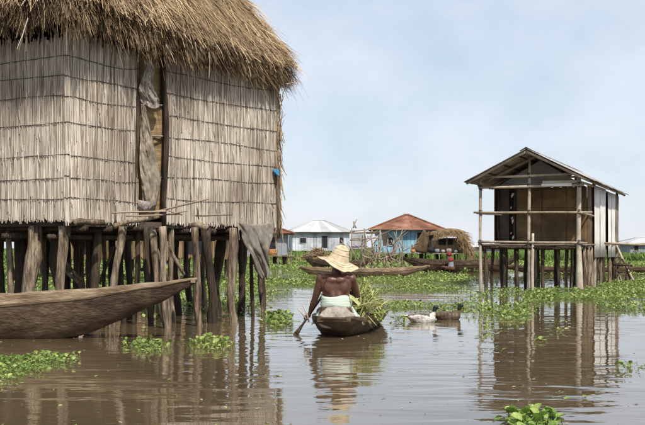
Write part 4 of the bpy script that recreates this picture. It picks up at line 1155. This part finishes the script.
# ================================================================== FAR HOUSES
def hip_house(name, label, c, rz, w, d, z0, hw, hr, ridge, over, wall_m, roof_m, openings, board=.0, stilts=True, nsheet=6, roof_l=None):
    """openings: (face 'f'/'r'/'l', u0, u1, z0, z1, kind) with u in metres from the left end of the face"""
    e = empty(name, (c[0], c[1], 0), label, 'house')
    cr, sr = math.cos(rz), math.sin(rz)
    def Q(x, y, z): return Vector((c[0] + x * cr - y * sr, c[1] + x * sr + y * cr, z))
    # core walls (one closed shell) and boards on the faces in view
    vs = [Q(x, y, z) for z in (z0, z0 + hw) for x, y in ((-w / 2, -d / 2), (w / 2, -d / 2), (w / 2, d / 2), (-w / 2, d / 2))]
    link('wall', vs, [(3, 2, 1, 0), (4, 5, 6, 7), (0, 1, 5, 4), (1, 2, 6, 5), (2, 3, 7, 6), (3, 0, 4, 7)], wall_m, e)
    faces = {'f': (Vector((-w / 2, -d / 2, 0)), Vector((1, 0, 0)), Vector((0, -1, 0)), w), 'r': (Vector((w / 2, -d / 2, 0)), Vector((0, 1, 0)), Vector((1, 0, 0)), d), 'l': (Vector((-w / 2, d / 2, 0)), Vector((0, -1, 0)), Vector((-1, 0, 0)), d)}
    def onf(fc, u, z, o):
        b, du, nn, L = faces[fc]; p = b + du * u + nn * o; return Q(p.x, p.y, z)
    def slab(nm, fc, u0, u1, za, zb, o0, o1, m, par):
        vs = [onf(fc, u, z, o) for o in (o0, o1) for (u, z) in ((u0, za), (u1, za), (u1, zb), (u0, zb))]
        return link(nm, vs, [(3, 2, 1, 0), (4, 5, 6, 7), (0, 1, 5, 4), (1, 2, 6, 5), (2, 3, 7, 6), (3, 0, 4, 7)], m, par)
    if board:
        for fc in faces:
            L = faces[fc][3]; n = int(L / board)
            for k in range(n):
                slab('board', fc, k * L / n + .012, (k + 1) * L / n - .012, z0 - random.uniform(.0, .06), z0 + hw - .01, .004, .03 + random.uniform(0, .012), wall_m, e)
    for (fc, u0, u1, za, zb, kd) in openings:
        o = slab(kd, fc, u0, u1, z0 + za, z0 + zb, .02, .055, M_darkopen, e)
        t = .06
        for (a0, a1, b0, b1) in ((u0 - t, u1 + t, zb, zb + t), (u0 - t, u0, za, zb), (u1, u1 + t, za, zb)) + (((u0 - t, u1 + t, za - t, za),) if kd == 'window' else ()):
            slab('frame', fc, a0, a1, z0 + b0, z0 + b1, .02, .085, M_greyframe, o)
    # roof: four hipped slopes of sheets
    zt = z0 + hw; W2, D2 = w / 2 + over, d / 2 + over
    ev = [(-W2, -D2), (W2, -D2), (W2, D2), (-W2, D2)]
    tops = [(-ridge / 2, 0), (ridge / 2, 0)]
    slopes = [(ev[0], ev[1], tops[0], tops[1]), (ev[1], ev[2], tops[1], tops[1]), (ev[2], ev[3], tops[1], tops[0]), (ev[3], ev[0], tops[0], tops[0])]
    under = [Q(x, y, zt - .06) for x, y in ev] + [Q(x, 0, zt + hr - .07) for x, y in tops]
    ro = link('roof', under, [(3, 2, 1, 0), (0, 1, 5, 4), (1, 2, 5), (2, 3, 4, 5), (3, 0, 4)], M_darkmat, e)
    for (a, b, ta, tb) in slopes:
        for k in range(nsheet):
            s0, s1 = k / nsheet, (k + 1) / nsheet
            lift = .012 * (k % 2)
            nseg = 4
            vs, fs = [], []
            for s in [s0 + (s1 - s0) * q / 4 for q in range(5)]:
                lo = (a[0] + (b[0] - a[0]) * s, a[1] + (b[1] - a[1]) * s); hi = (ta[0] + (tb[0] - ta[0]) * s, 0)
                vs += [Q(lo[0], lo[1], zt + lift), Q(hi[0], hi[1], zt + hr + lift)]
            for q in range(4): fs.append((2 * q, 2 * q + 2, 2 * q + 3, 2 * q + 1))
            o = link('roof_sheet', vs, fs, roof_m, ro); md = o.modifiers.new('t', 'SOLIDIFY'); md.thickness = .03
    # hip and ridge caps
    for (p, q) in [(ev[0], tops[0]), (ev[1], tops[1]), (ev[2], tops[1]), (ev[3], tops[0])]:
        vs, fs = tube([Q(p[0], p[1], zt + .03), Q(q[0], 0, zt + hr + .03)], [.06, .06], 6); link('hip_cap', vs, fs, roof_m, ro)
    if ridge > .1:
        vs, fs = tube([Q(tops[0][0] - .05, 0, zt + hr + .04), Q(tops[1][0] + .05, 0, zt + hr + .04)], [.08, .08], 6); link('ridge_cap', vs, fs, roof_m, ro)
    if stilts:
        for i in range(5):
            for j in range(3):
                x, y = (-w / 2 + .1) + (w - .2) * i / 4, (-d / 2 + .1) + (d - .2) * j / 2
                vs, fs = tube([Q(x, y, -.3), Q(x + random.uniform(-.1, .1), y, z0)], [.08, .07], 7); link('stilt', vs, fs, M_logdark, e)
    return e, Q
# white plank house, centre left
S = 110 / F
cx = (318.5 - 322.5) * S
hip_house('plank_house', 'white plank house with pale hipped tin roof behind the straw hat', (cx, 112.3), R(6), 5.7, 4.6, .80, 1.85, 1.22, 1.2, .42, M_whiteboard, M_tin_white,
          [('f', .75, 1.35, .75, 1.25, 'window'), ('f', 2.95, 3.5, .25, 1.45, 'door'), ('f', 4.75, 5.1, .7, 1.3, 'window')], board=.3)
# rusty roofed blue house
S = 80 / F
cx = (409 - 322.5) * S
bh, BQ = hip_house('plank_house', 'blue plank house with rusty hipped roof beside the thatched shed', (cx, 82.2), R(-4), 4.6, 4.2, .72, 1.66, 1.12, .35, .5, M_blue, M_rust, [('f', 3.05, 4.45, .05, 1.45, 'door'), ('f', .95, 1.3, .55, 1.1, 'window')], board=.28, nsheet=7)
for k in range(16):
    vs, fs = box(BQ(-2.3 + k * .36, -2.65, .68), (.33, 1.1, .05), R(-4)); link('porch_plank', vs, fs, M_plank, bh)
for x in (-2.2, -.9, .35, 1.3, 2.4, 3.4):
    vs, fs = tube([BQ(x, -3.1, -.2), BQ(x + .03, -3.1, 1.3 if x < 1 else .7)], [.06, .05], 7); link('porch_post', vs, fs, M_logdark, bh)
# grey house at the right border
S = 100 / F
hip_house('plank_house', 'grey plank house with pale tin roof at the right edge of the plain', ((652 - 322.5) * S, 102), R(4), 4.2, 3.6, .45, 1.05, .5, 1.4, .4, M_greywall, M_tin_white, [('f', .35, .75, .35, .8, 'window'), ('f', 2.2, 2.8, .1, .9, 'door')], board=.3, nsheet=4)
hip_house('plank_house', 'dark low house far off beside the thatched shed', ((484 - 322.5) * S * 1.1, 112), R(0), 3.4, 3, .3, .85, .45, 1.2, .3, M_greywall, M_tin_white, [('f', 1.5, 1.9, .2, .7, 'window')], board=.3, nsheet=4)
# left house, behind the thatched hut
S = 62 / F
lh, LQ = hip_house('plank_house', 'dark plank house with faded red roof half hidden behind the thatched hut', ((262 - 322.5) * S, 64), R(0), 2.7, 2.6, .68, 1.22, .42, .9, .38, M_greywall, M_rust, [('f', .5, .8, .4, .9, 'window'), ('f', 1.6, 2.1, .05, 1.0, 'door')], board=.25, nsheet=5)
for k in range(10):
    vs, fs = box(LQ(-1.4 + k * .34, -1.75, .60), (.31, .9, .05), 0); link('porch_plank', vs, fs, M_plank, lh)
for x in (-1.3, -.2, .9, 1.65):
    vs, fs = tube([LQ(x, -2.1, -.2), LQ(x, -2.1, 1.0 if x > .5 else .6)], [.05, .045], 7); link('porch_post', vs, fs, M_log, lh)
for x, zz, lab in ((.55, .64, 'orange basket on the porch of the dark plank house'),):
    mbk = MB(); mbk.add(*loft([(LQ(x, -1.7, zz), .16, .16), (LQ(x, -1.7, zz + .12), .22, .22), (LQ(x, -1.7, zz + .3), .25, .25), (LQ(x, -1.7, zz + .33), .20, .20)], 12))
    mbk.build('basket', M_orange, label=lab, cat='basket')
# thatched shed right of the blue house
S = 76 / F
sx0 = (452 - 322.5) * S; sy = 77
sh = empty('thatched_shed', (sx0, sy, 0), 'small shed with shaggy brown thatch beside the blue house', 'shed')
def SQ(x, y, z): return Vector((sx0 + x, sy + y, z))
vs = [SQ(-1.15, -.2, .7), SQ(1.1, -.2, .7), SQ(1.1, 1.6, .7), SQ(-1.15, 1.6, .7), SQ(-1.15, -.2, 1.75), SQ(1.1, -.2, 1.75), SQ(1.1, 1.6, 1.75), SQ(-1.15, 1.6, 1.75)]
link('wall', vs, [(3, 2, 1, 0), (4, 5, 6, 7), (0, 1, 5, 4), (1, 2, 6, 5), (2, 3, 7, 6), (3, 0, 4, 7)], M_tanmat, sh)
vs, fs = box(SQ(-.35, -.24, 1.5), (1.0, .06, .45)); link('opening', vs, fs, M_darkopen, sh)
for x in (-1.1, -.3, .45, 1.05):
    vs, fs = tube([SQ(x, -.5, -.2), SQ(x, -.5, 1.8)], [.06, .05], 7); link('post', vs, fs, M_log, sh)
for k in range(8):
    vs, fs = box(SQ(-1.2 + k * .33, -.5, .66), (.30, 1.0, .05)); link('floor_plank', vs, fs, M_plank, sh)
mb = MB(); NSX = 14; k0 = 0
rp_ = []
for j in range(7):
    b = j / 6
    for i in range(NSX + 1):
        a = i / NSX; x = -1.2 + 2.5 * a
        arch = 1.86 + .40 * math.sin(math.pi * min(1, .12 + a * .80)) - (1.25 * max(0, a - .74) / .26 if a > .74 else 0)
        rp_.append(SQ(x, -.9 + 2.8 * b, arch + .15 * math.sin(math.pi * b) + .05 * mnoise.noise(Vector((i, j, 0)))))
fsr = [(j * (NSX + 1) + i, j * (NSX + 1) + i + 1, (j + 1) * (NSX + 1) + i + 1, (j + 1) * (NSX + 1) + i) for j in range(6) for i in range(NSX)]
o = link('roof', rp_, fsr, M_thatch_dry, sh, smooth=True, tint=[.3] * len(rp_)); md = o.modifiers.new('t', 'SOLIDIFY'); md.thickness = .12
mb = MB(); r_ = random.Random(3)
for k in range(2600):
    a = r_.random(); b = r_.random() * .6 if r_.random() < .5 else 0
    x = -1.2 + 2.5 * a
    arch = 1.88 + .40 * math.sin(math.pi * min(1, .12 + a * .80)) - (1.25 * max(0, a - .74) / .26 if a > .74 else 0)
    p = SQ(x, -.95 + 2.8 * b, arch + .15 * math.sin(math.pi * b))
    l = r_.uniform(.2, .55) * (1.7 if a > .72 else 1)
    d = Vector((r_.gauss(.1, .4), -.4, -1 if b == 0 else -.25)).normalized()
    mb.tube([p, p + d * l * .5 + Vector((0, -.03, .02)), p + d * l], [.012, .014, .008], 3, r_.random())
mb.build('thatch', M_thatch_dry, o, kind='stuff')
# hanging dry mat beside the blue door
g = []
for j in range(9):
    row = []
    for i in range(9):
        a, b = i / 8, j / 8
        row.append(P(429 - (19 - 7 * (1 - b)) * a * (.45 + .55 * b), 231 + 21 * b + 1.5 * math.sin(a * 5), 77.6 + .12 * math.sin(a * 8 + b * 4)))
    g.append(row)
sheet('hanging_mat', g, M_thatch_dry, 'tan dry mat draped beside the door of the blue house', 'mat', .04)
# pots and bundles on the porch between the blue house and the shed
items = [(413, 251, .16, M_orange, 'basin', 'orange basin on the porch before the blue wall'), (431, 249, .26, M_darkopen, 'pot', 'black cooking pot on the porch beside the tan mat'), (437, 251, .18, M_paleblue, 'basin', 'pale blue basin on the porch edge next to the black pot'),
         (443, 250.5, .14, M_tin, 'basin', 'tin basin on the porch between pot and shed'), (449, 250, .2, M_sack, 'pot', 'grey brown pot under the shed roof'), (456, 250.5, .13, M_whiteboard, 'basin', 'small white basin at the right end of the shed porch')]
for (x, y, r, m, kd, lab) in items:
    c = P(x, y, 76.4); c.z = .72
    vs, fs = loft([(c, r * .6, r * .6), (c + Vector((0, 0, r * .5)), r, r), (c + Vector((0, 0, r * 1.1)), r * 1.05, r * 1.05), (c + Vector((0, 0, r * 1.3)), r * .8, r * .8), (c + Vector((0, 0, r * 1.5)), r * .85, r * .85)], 12)
    link(kd, vs, fs, m, smooth=True, label=lab, cat=kd)

# branch fence before the houses: crooked branches, each a part
bf_ = empty('branch_fence', W(385, 274), 'tangled fence of bare forked branches before the blue house', 'fence')
br = [(368, 276, 371, 236, 46), (374, 276, 366, 240, 46.5), (380, 277, 381, 232, 46), (386, 277, 400, 238, 45.5), (384, 262, 391, 240, 45.7), (390, 277, 382, 246, 46), (395, 276, 405, 244, 46.2), (400, 276, 394, 232, 46.5), (404, 274, 402, 236, 47), (378, 262, 368, 250, 46),
      (363, 275, 360, 236, 47), (357, 275, 364, 228, 47.5), (389, 262, 404, 226, 46.8), (372, 258, 385, 252, 45.6), (380, 260, 398, 254, 45.7), (362, 255, 376, 262, 46), (392, 275, 386, 256, 45.2), (376, 276, 384, 258, 45.3), (402, 270, 412, 274, 45.5), (405, 262, 414, 278, 45.4), (398, 262, 392, 248, 45.4), (367, 270, 377, 254, 45.5)]
for (x0, y0, x1, y1, Y) in br:
    a, b = P(x0, y0, Y), P(x1, y1, Y + random.uniform(-.3, .3))
    if y0 > 268: a.z = -.15
    md_ = a.lerp(b, .5) + Vector((random.gauss(0, .12), random.gauss(0, .1), 0))
    vs, fs = tube([a, a.lerp(md_, .5) + Vector((random.gauss(0, .04), 0, 0)), md_, md_.lerp(b, .5) + Vector((random.gauss(0, .04), 0, 0)), b], [.036, .034, .030, .024, .015], 7, .08)
    o = link('branch', vs, fs, M_branch, bf_, smooth=True)
    for q in range(2):
        s0 = md_.lerp(b, random.uniform(0, .7)); tdir = Vector((random.gauss(0, .5), random.gauss(0, .2), random.uniform(.2, .6)))
        vs, fs = tube([s0, s0 + tdir * .5 + Vector((0, 0, .03)), s0 + tdir], [.018, .014, .007], 5); link('twig', vs, fs, M_branch, o, smooth=True)
# stick scaffold between the white and the blue house
sf = empty('drying_rack', W(362, 262), 'grey drying rack of sticks between the white and the blue house', 'rack')
for (x0, y0, x1, y1, Y) in ((350, 266, 352, 228, 66), (356, 266, 354, 230, 68), (364, 266, 365, 229, 66), (373, 266, 372, 230, 67), (379, 265, 380, 230, 66), (349, 233, 381, 232, 66), (350, 240, 380, 238, 66), (350, 231, 378, 229, 68), (347, 243, 360, 262, 66), (358, 262, 368, 236, 66.5), (352, 249, 381, 247, 66), (369, 262, 376, 240, 67), (341, 240, 350, 256, 66), (353, 228, 357, 219, 67), (356, 228, 353.5, 221, 67)):
    a, b = P(x0, y0, Y), P(x1, y1, Y)
    if y0 > 264: a.z = -.1
    pole('stick', a, b, .042, .034, M_branch, sf, n=5, sides=6)
for (x0, x1, y0, y1, Y, m) in ((352, 364, 233, 249, 66.3, M_whiteboard), (371, 378, 236, 241, 66.4, M_whiteboard), (366, 378, 232, 234, 66.4, M_darkmat), (383, 387, 232, 246, 66.5, M_darkmat)):
    a, b = P(x0, y1, Y), P(x1, y0, Y); c = (a + b) / 2
    vs, fs = box(c, (b.x - a.x, .04, b.z - a.z)); link('panel', vs, fs, m, sf)

# ================================================================== PLANTS
# leaf templates: y along the leaf, z up; stalk + paddle blade
leafA_v = [(-.008, 0, 0), (.008, 0, 0), (-.006, .10, .10), (.006, .10, .10), (0, .10, .10), (-.036, .135, .118), (-.045, .175, .128), (-.026, .212, .124), (0, .225, .118), (.026, .212, .124), (.045, .175, .128), (.036, .135, .118), (0, .165, .112)]
leafA_f = [(0, 1, 3, 2), (4, 5, 12), (5, 6, 12), (6, 7, 12), (7, 8, 12), (8, 9, 12), (9, 10, 12), (10, 11, 12), (11, 4, 12)]
leafB_v = [(-.007, 0, 0), (.007, 0, 0), (0, .09, .10), (-.045, .15, .128), (0, .215, .125), (.045, .15, .128), (0, .15, .112)]
leafB_f = [(0, 1, 2), (2, 3, 6), (3, 4, 6), (4, 5, 6), (5, 2, 6)]
def plants(ctrs, nleaf, scale, tv, tf, name, mbase=None, parent=None, spread=.05, height=(.25, 1.05), tone=(.5, .24), squash=.72, **k):
    ctrs = np.asarray(ctrs, float); n = len(ctrs)
    idx = np.repeat(np.arange(n), nleaf); N = len(idx)
    yaw = rng.uniform(0, 6.283, N); pit = rng.uniform(-.35, height[1], N)
    ps = (rng.uniform(.75, 1.25, n) * scale)[idx]
    s = ps * rng.uniform(.55, 1.3, N)
    loc = ctrs[idx] + np.stack([rng.normal(0, spread, N), rng.normal(0, spread, N), rng.uniform(-.02, .015, N)], 1)
    pt = rng.normal(0, .16, n)[idx]
    tt = np.clip(rng.normal(tone[0], tone[1], N) + pt, 0, 1)
    brown = rng.random(N) < .11; tt[brown] = 1.0
    return scatter(name, tv, tf, loc, rotmats(yaw, pit, rng.normal(0, .35, N), s) * np.array([1, 1, squash])[None, :, None], tt, mbase or M_leaf, parent, **k)
def inpoly(p, poly):
    x, y = p; c = False; j = len(poly) - 1
    for i in range(len(poly)):
        xi, yi = poly[i]; xj, yj = poly[j]
        if (yi > y) != (yj > y) and x < (xj - xi) * (y - yi) / (yj - yi) + xi: c = not c
        j = i
    return c
def fill(poly_px, density, nscale=.5, thr=-.1, seed=0.0):
    poly = [tuple(W(x, y).xy) for x, y in poly_px]
    xs_ = [p[0] for p in poly]; ys_ = [p[1] for p in poly]
    A = (max(xs_) - min(xs_)) * (max(ys_) - min(ys_)); out = []
    for _ in range(int(A * density)):
        p = (random.uniform(min(xs_), max(xs_)), random.uniform(min(ys_), max(ys_)))
        if not inpoly(p, poly): continue
        if mnoise.noise(Vector((p[0] * nscale, p[1] * nscale * .6, seed))) + .5 * mnoise.noise(Vector((p[0] * nscale * 3, p[1] * nscale * 2, seed + 5))) < thr: continue
        out.append((p[0], p[1], 0))
    return out
def patch(name, label, poly, density, nleaf, scale, tvf, thr=-.3, nscale=.5, seed=0., stuff=False, **k):
    c = fill(poly, density, nscale, thr, seed)
    if not c: return
    if stuff: return plants(c, nleaf, scale, *tvf, name, kind='stuff', label=label, cat='plants', **k)
    a = np.asarray(c); e = empty(name, (a[:, 0].mean(), a[:, 1].mean(), 0), label, 'plants', k.pop('group', None))
    return plants(c, nleaf, scale, *tvf, 'leaves', parent=e, kind='stuff', **k)
TA, TB = (leafA_v, leafA_f), (leafB_v, leafB_f)
# near patches, each a thing
patch('water_hyacinth', 'bright green patch of floating leaves in the near left corner', [(-40, 372), (-10, 362), (25, 358), (58, 355), (72, 357), (68, 364), (45, 371), (25, 377), (0, 386), (-40, 392)], 120, 8, .31, TA, thr=-.35, squash=.6, spread=.06)
patch('water_hyacinth', 'thin drifting strand of leaves below the bow of the moored canoe', [(116, 350), (140, 341), (170, 345), (176, 350), (150, 354), (125, 354)], 34, 7, .38, TA, thr=-.1, nscale=1.4)
patch('water_hyacinth', 'yellow tinged leaf patch drifting before the hut stilts', [(186, 347), (198, 339), (222, 338), (232, 344), (225, 351), (200, 352)], 48, 7, .42, TA, thr=-.5, tone=(.68, .2))
patch('water_hyacinth', 'small dark green clump drifting near the dipped paddle', [(263, 326), (268, 317), (284, 317), (289, 323), (285, 328), (270, 329)], 44, 8, .55, TA, thr=-.8)
patch('water_hyacinth', 'narrow trail of floating leaves right of the ducks', [(480, 350), (483, 330), (478, 322), (492, 322), (497, 336), (492, 352)], 20, 7, .4, TA, squash=.45, thr=-.4, tone=(.66, .2))
patch('water_hyacinth', 'tiny sprig floating behind the white and brown duck', [(397, 326), (400, 321), (408, 321), (410, 327)], 26, 7, .5, TA, thr=-.9)
patch('water_hyacinth', 'scattered yellowish leaves in the hut reflection under the front posts', [(527, 335), (535, 325), (560, 322), (566, 334), (552, 350), (535, 348)], 4, 6, .45, TA, thr=-.5, tone=(.75, .18))
patch('water_hyacinth', 'single rosette of leaves floating close to the right edge', [(624, 371), (626, 365), (637, 365), (639, 371)], 60, 8, .44, TA, squash=.55, thr=-.9)
patch('water_hyacinth', 'flat pale sprig floating just behind the nearest clump', [(568, 398), (570, 393), (583, 393), (584, 398)], 60, 6, .3, TA, thr=-.9, squash=.25, tone=(.8, .15))
# nearest clump: every leaf a part
nc = W(535, 424)
nearp = empty('water_hyacinth', nc, 'nearest clump of broad green leaves at the bottom edge', 'plants')
protos = []
for v in range(3):
    vs, fs, tt = [], [], []
    rl = .034 + .006 * v; ln = .16 + .02 * v
    stalk, sf_ = tube([(0, 0, -.03), (0, .035, .05), (0, .075, .10)], [.010, .007, .0045], 6)
    vs += stalk; fs += sf_
    k0 = len(vs); n = 12
    for ring, q in ((.35, -.006), (.72, -.002), (1.0, .006)):
        for k in range(n):
            th = 2 * math.pi * k / n
            vs.append(Vector((math.cos(th) * rl * ring * (1.0 + .05 * math.sin(3 * th + v)), .075 + rl * 1.12 + math.sin(th) * rl * 1.15 * ring, .108 + q + .010 * ring * math.cos(2 * th) + .12 * (rl + math.sin(th) * rl * ring))))
    cidx = len(vs); vs.append(Vector((0, .075 + rl * 1.1, .105)))
    for k in range(n):
        k2 = (k + 1) % n
        fs.append((cidx, k0 + k, k0 + k2)); fs.append((k0 + k, k0 + n + k, k0 + n + k2, k0 + k2)); fs.append((k0 + n + k, k0 + 2 * n + k, k0 + 2 * n + k2, k0 + n + k2))
    me = bpy.data.meshes.new('leaf'); me.from_pydata([tuple(x) for x in vs], [], fs); me.materials.append(M_leafobj)
    me.polygons.foreach_set('use_smooth', [True] * len(me.polygons)); protos.append(me)
cl = [W(520, 427), W(533, 425), W(545, 428), W(553, 425), W(514, 424), W(528, 434), W(541, 435)]
for c in cl:
    for k in range(17):
        o = bpy.data.objects.new('leaf', random.choice(protos)); COL.objects.link(o); o.parent = nearp
        o.location = c - nc + Vector((random.gauss(0, .022), random.gauss(0, .03), 0))
        o.rotation_euler = (random.uniform(-.5, .75), random.gauss(0, .25), random.uniform(0, 6.28)); s = random.uniform(.38, .68); o.scale = (s, s, s * .9)
# beds that nobody could count
patch('hyacinth_bed', 'lush bed of floating green plants before the open-fronted hut', [(522, 306), (524, 296), (535, 290), (560, 290), (590, 287), (600, 282), (660, 279), (680, 285), (680, 318), (645, 313), (612, 313), (600, 306), (575, 304), (560, 305), (540, 303)], 54, 10, .44, TB, thr=-.08, stuff=True, spread=.08, nscale=.75)
patch('hyacinth_bed', 'broad bed of floating plants behind the ducks', [(375, 309), (385, 303), (420, 304), (450, 306), (480, 304), (500, 307), (522, 305), (530, 314), (515, 322), (495, 319), (470, 316), (440, 316), (410, 315), (385, 314)], 46, 8, .42, TB, thr=-.26, stuff=True, spread=.08, nscale=.6)
patch('hyacinth_bed', 'band of green plants before the slender pale canoe', [(338, 286), (345, 281), (380, 277), (440, 276), (462, 280), (478, 286), (470, 291), (440, 292), (400, 292), (370, 293), (345, 291)], 28, 8, .46, TB, thr=-.12, stuff=True, spread=.1, nscale=.35)
patch('hyacinth_bed', 'green plants growing in the shade among the thatched hut stilts', [(120, 318), (125, 300), (160, 290), (200, 288), (240, 296), (262, 300), (258, 312), (235, 316), (226, 321), (205, 322), (180, 317), (150, 322)], 24, 8, .55, TB, thr=-.1, stuff=True, spread=.1, nscale=.7)
patch('hyacinth_bed', 'bed of plants in the channel right of the thatched hut', [(240, 296), (255, 276), (290, 272), (330, 275), (338, 286), (318, 292), (300, 290), (285, 296), (262, 300)], 22, 7, .52, TB, thr=.0, stuff=True, spread=.12, nscale=.4)
patch('hyacinth_bed', 'bed of plants beyond the left stilts of the thatched hut', [(-80, 290), (-80, 276), (240, 274), (255, 280), (240, 290), (120, 292)], 16, 7, .68, TB, thr=-.45, stuff=True, spread=.12, nscale=.4)
patch('hyacinth_bed', 'loose plants floating round the front left posts of the open-fronted hut', [(440, 300), (455, 294), (480, 290), (515, 289), (530, 293), (524, 300), (500, 303), (470, 303)], 20, 8, .44, TB, thr=-.02, stuff=True, spread=.08, nscale=.8)
# wide marsh behind: leaves in the water, then tall grass
def marsh(name, label, y0, y1, dens, nleaf, scale, thr, seed, tone):
    out = []
    x0, x1 = -.34 * y1 - 3, .34 * y1 + 3
    for _ in range(int((x1 - x0) * (y1 - y0) * dens)):
        y = random.uniform(y0, y1); x = random.uniform(x0, x1)
        if abs(x) > .34 * y + 3: continue
        if mnoise.noise(Vector((x * .22, y * .12, seed))) + .4 * mnoise.noise(Vector((x * .8, y * .4, seed))) < thr: continue
        if 47.2 < y < 51 and 3 < x < 12.5: continue
        if 36 < y < 47 and 5.2 < x < 8.2: continue
        out.append((x, y, 0))
    plants(out, nleaf, scale, *TB, name, kind='stuff', label=label, cat='plants', spread=.15, tone=tone)
marsh('marsh_plants', 'marsh of green floating plants between the canoes', 33, 47, 11, 6, .58, .06, 2.0, (.55, .2))
marsh('marsh_plants', 'dense marsh of green plants before the far houses', 47, 82, 8, 6, .95, -.30, 7.0, (.5, .2))
# grass on the far bank
gn = 26000
gy = 80 + (rng.random(gn) ** 1.5) * 130; gx = (rng.random(gn) * 2 - 1) * (.36 * gy + 4)
keep = ~((np.abs(gx - .4) < 5) & (gy > 109) & (gy < 116)) & ~((np.abs(gx - 6.3) < 3.6) & (gy > 78) & (gy < 86))
gx, gy = gx[keep], gy[keep]; gn = len(gx)
bl_v = [(-.03, 0, 0), (.03, 0, 0), (.022, .05, .28), (-.022, .05, .28), (0, .16, .52)]; bl_f = [(0, 1, 2, 3), (3, 2, 4)]
loc = np.stack([np.repeat(gx, 4), np.repeat(gy, 4), np.full(gn * 4, .05)], 1) + rng.normal(0, .12, (gn * 4, 3)) * np.array([1, 1, 0])
sg_ = rng.uniform(.7, 1.3, gn * 4) * (1 + (loc[:, 1] - 80) / 200)
scatter('grass', bl_v, bl_f, loc, rotmats(rng.uniform(0, 6.28, gn * 4), rng.normal(0, .2, gn * 4), rng.normal(0, .2, gn * 4), np.stack([sg_ * 2.2, sg_, sg_], 1)), np.clip(rng.normal(.55, .22, gn * 4), 0, 1), M_grass, kind='stuff', label='tall green grass on the flat bank round the far houses', cat='grass')

# flecks of leaf and scum drifting on the water
N = 420
fy = 6.2 + rng.random(N) ** 1.4 * 16; fx = (rng.random(N) * 2 - 1) * (.31 * fy + .3)
kz = rng.random(N)
tvd = [(-.5, 0, 0), (0, -.3, .04), (.5, 0, .02), (.1, .35, .05)]
fs_ = rng.uniform(.012, .045, N)
scatter('floating_debris', tvd, [(0, 1, 2, 3)], np.stack([fx, fy, np.full(N, .004)], 1), rotmats(rng.uniform(0, 6.28, N), rng.normal(0, .1, N), rng.normal(0, .1, N), fs_), rng.random(N), M_cutleaf, kind='stuff', label='flecks of dead leaf drifting on the brown water', cat='debris')

# pale litter caught beside the moored canoe
for k, (x, y, r, lab) in enumerate(((66, 337, .05, 'crumpled whitish litter floating under the belly of the moored canoe'), (75, 335, .06, 'pale torn bag floating beside the moored canoe'), (82, 337, .035, 'small dirty white scrap floating right of the torn bag'))):
    c = W(x, y) + Vector((0, .25, 0)); mbk = MB()
    for q in range(5): mbk.add(*ball(c + Vector((random.gauss(0, r * .7), random.gauss(0, r * .5), .01 + r * .4 * random.random())), (r * random.uniform(.5, 1), r * .6, r * random.uniform(.3, .6)), 6))
    o = remeshed('torn_bag', mbk.v, mbk.f, M_bag, None, .012, 2, origin=c); o['label'] = lab; o['category'] = 'litter'
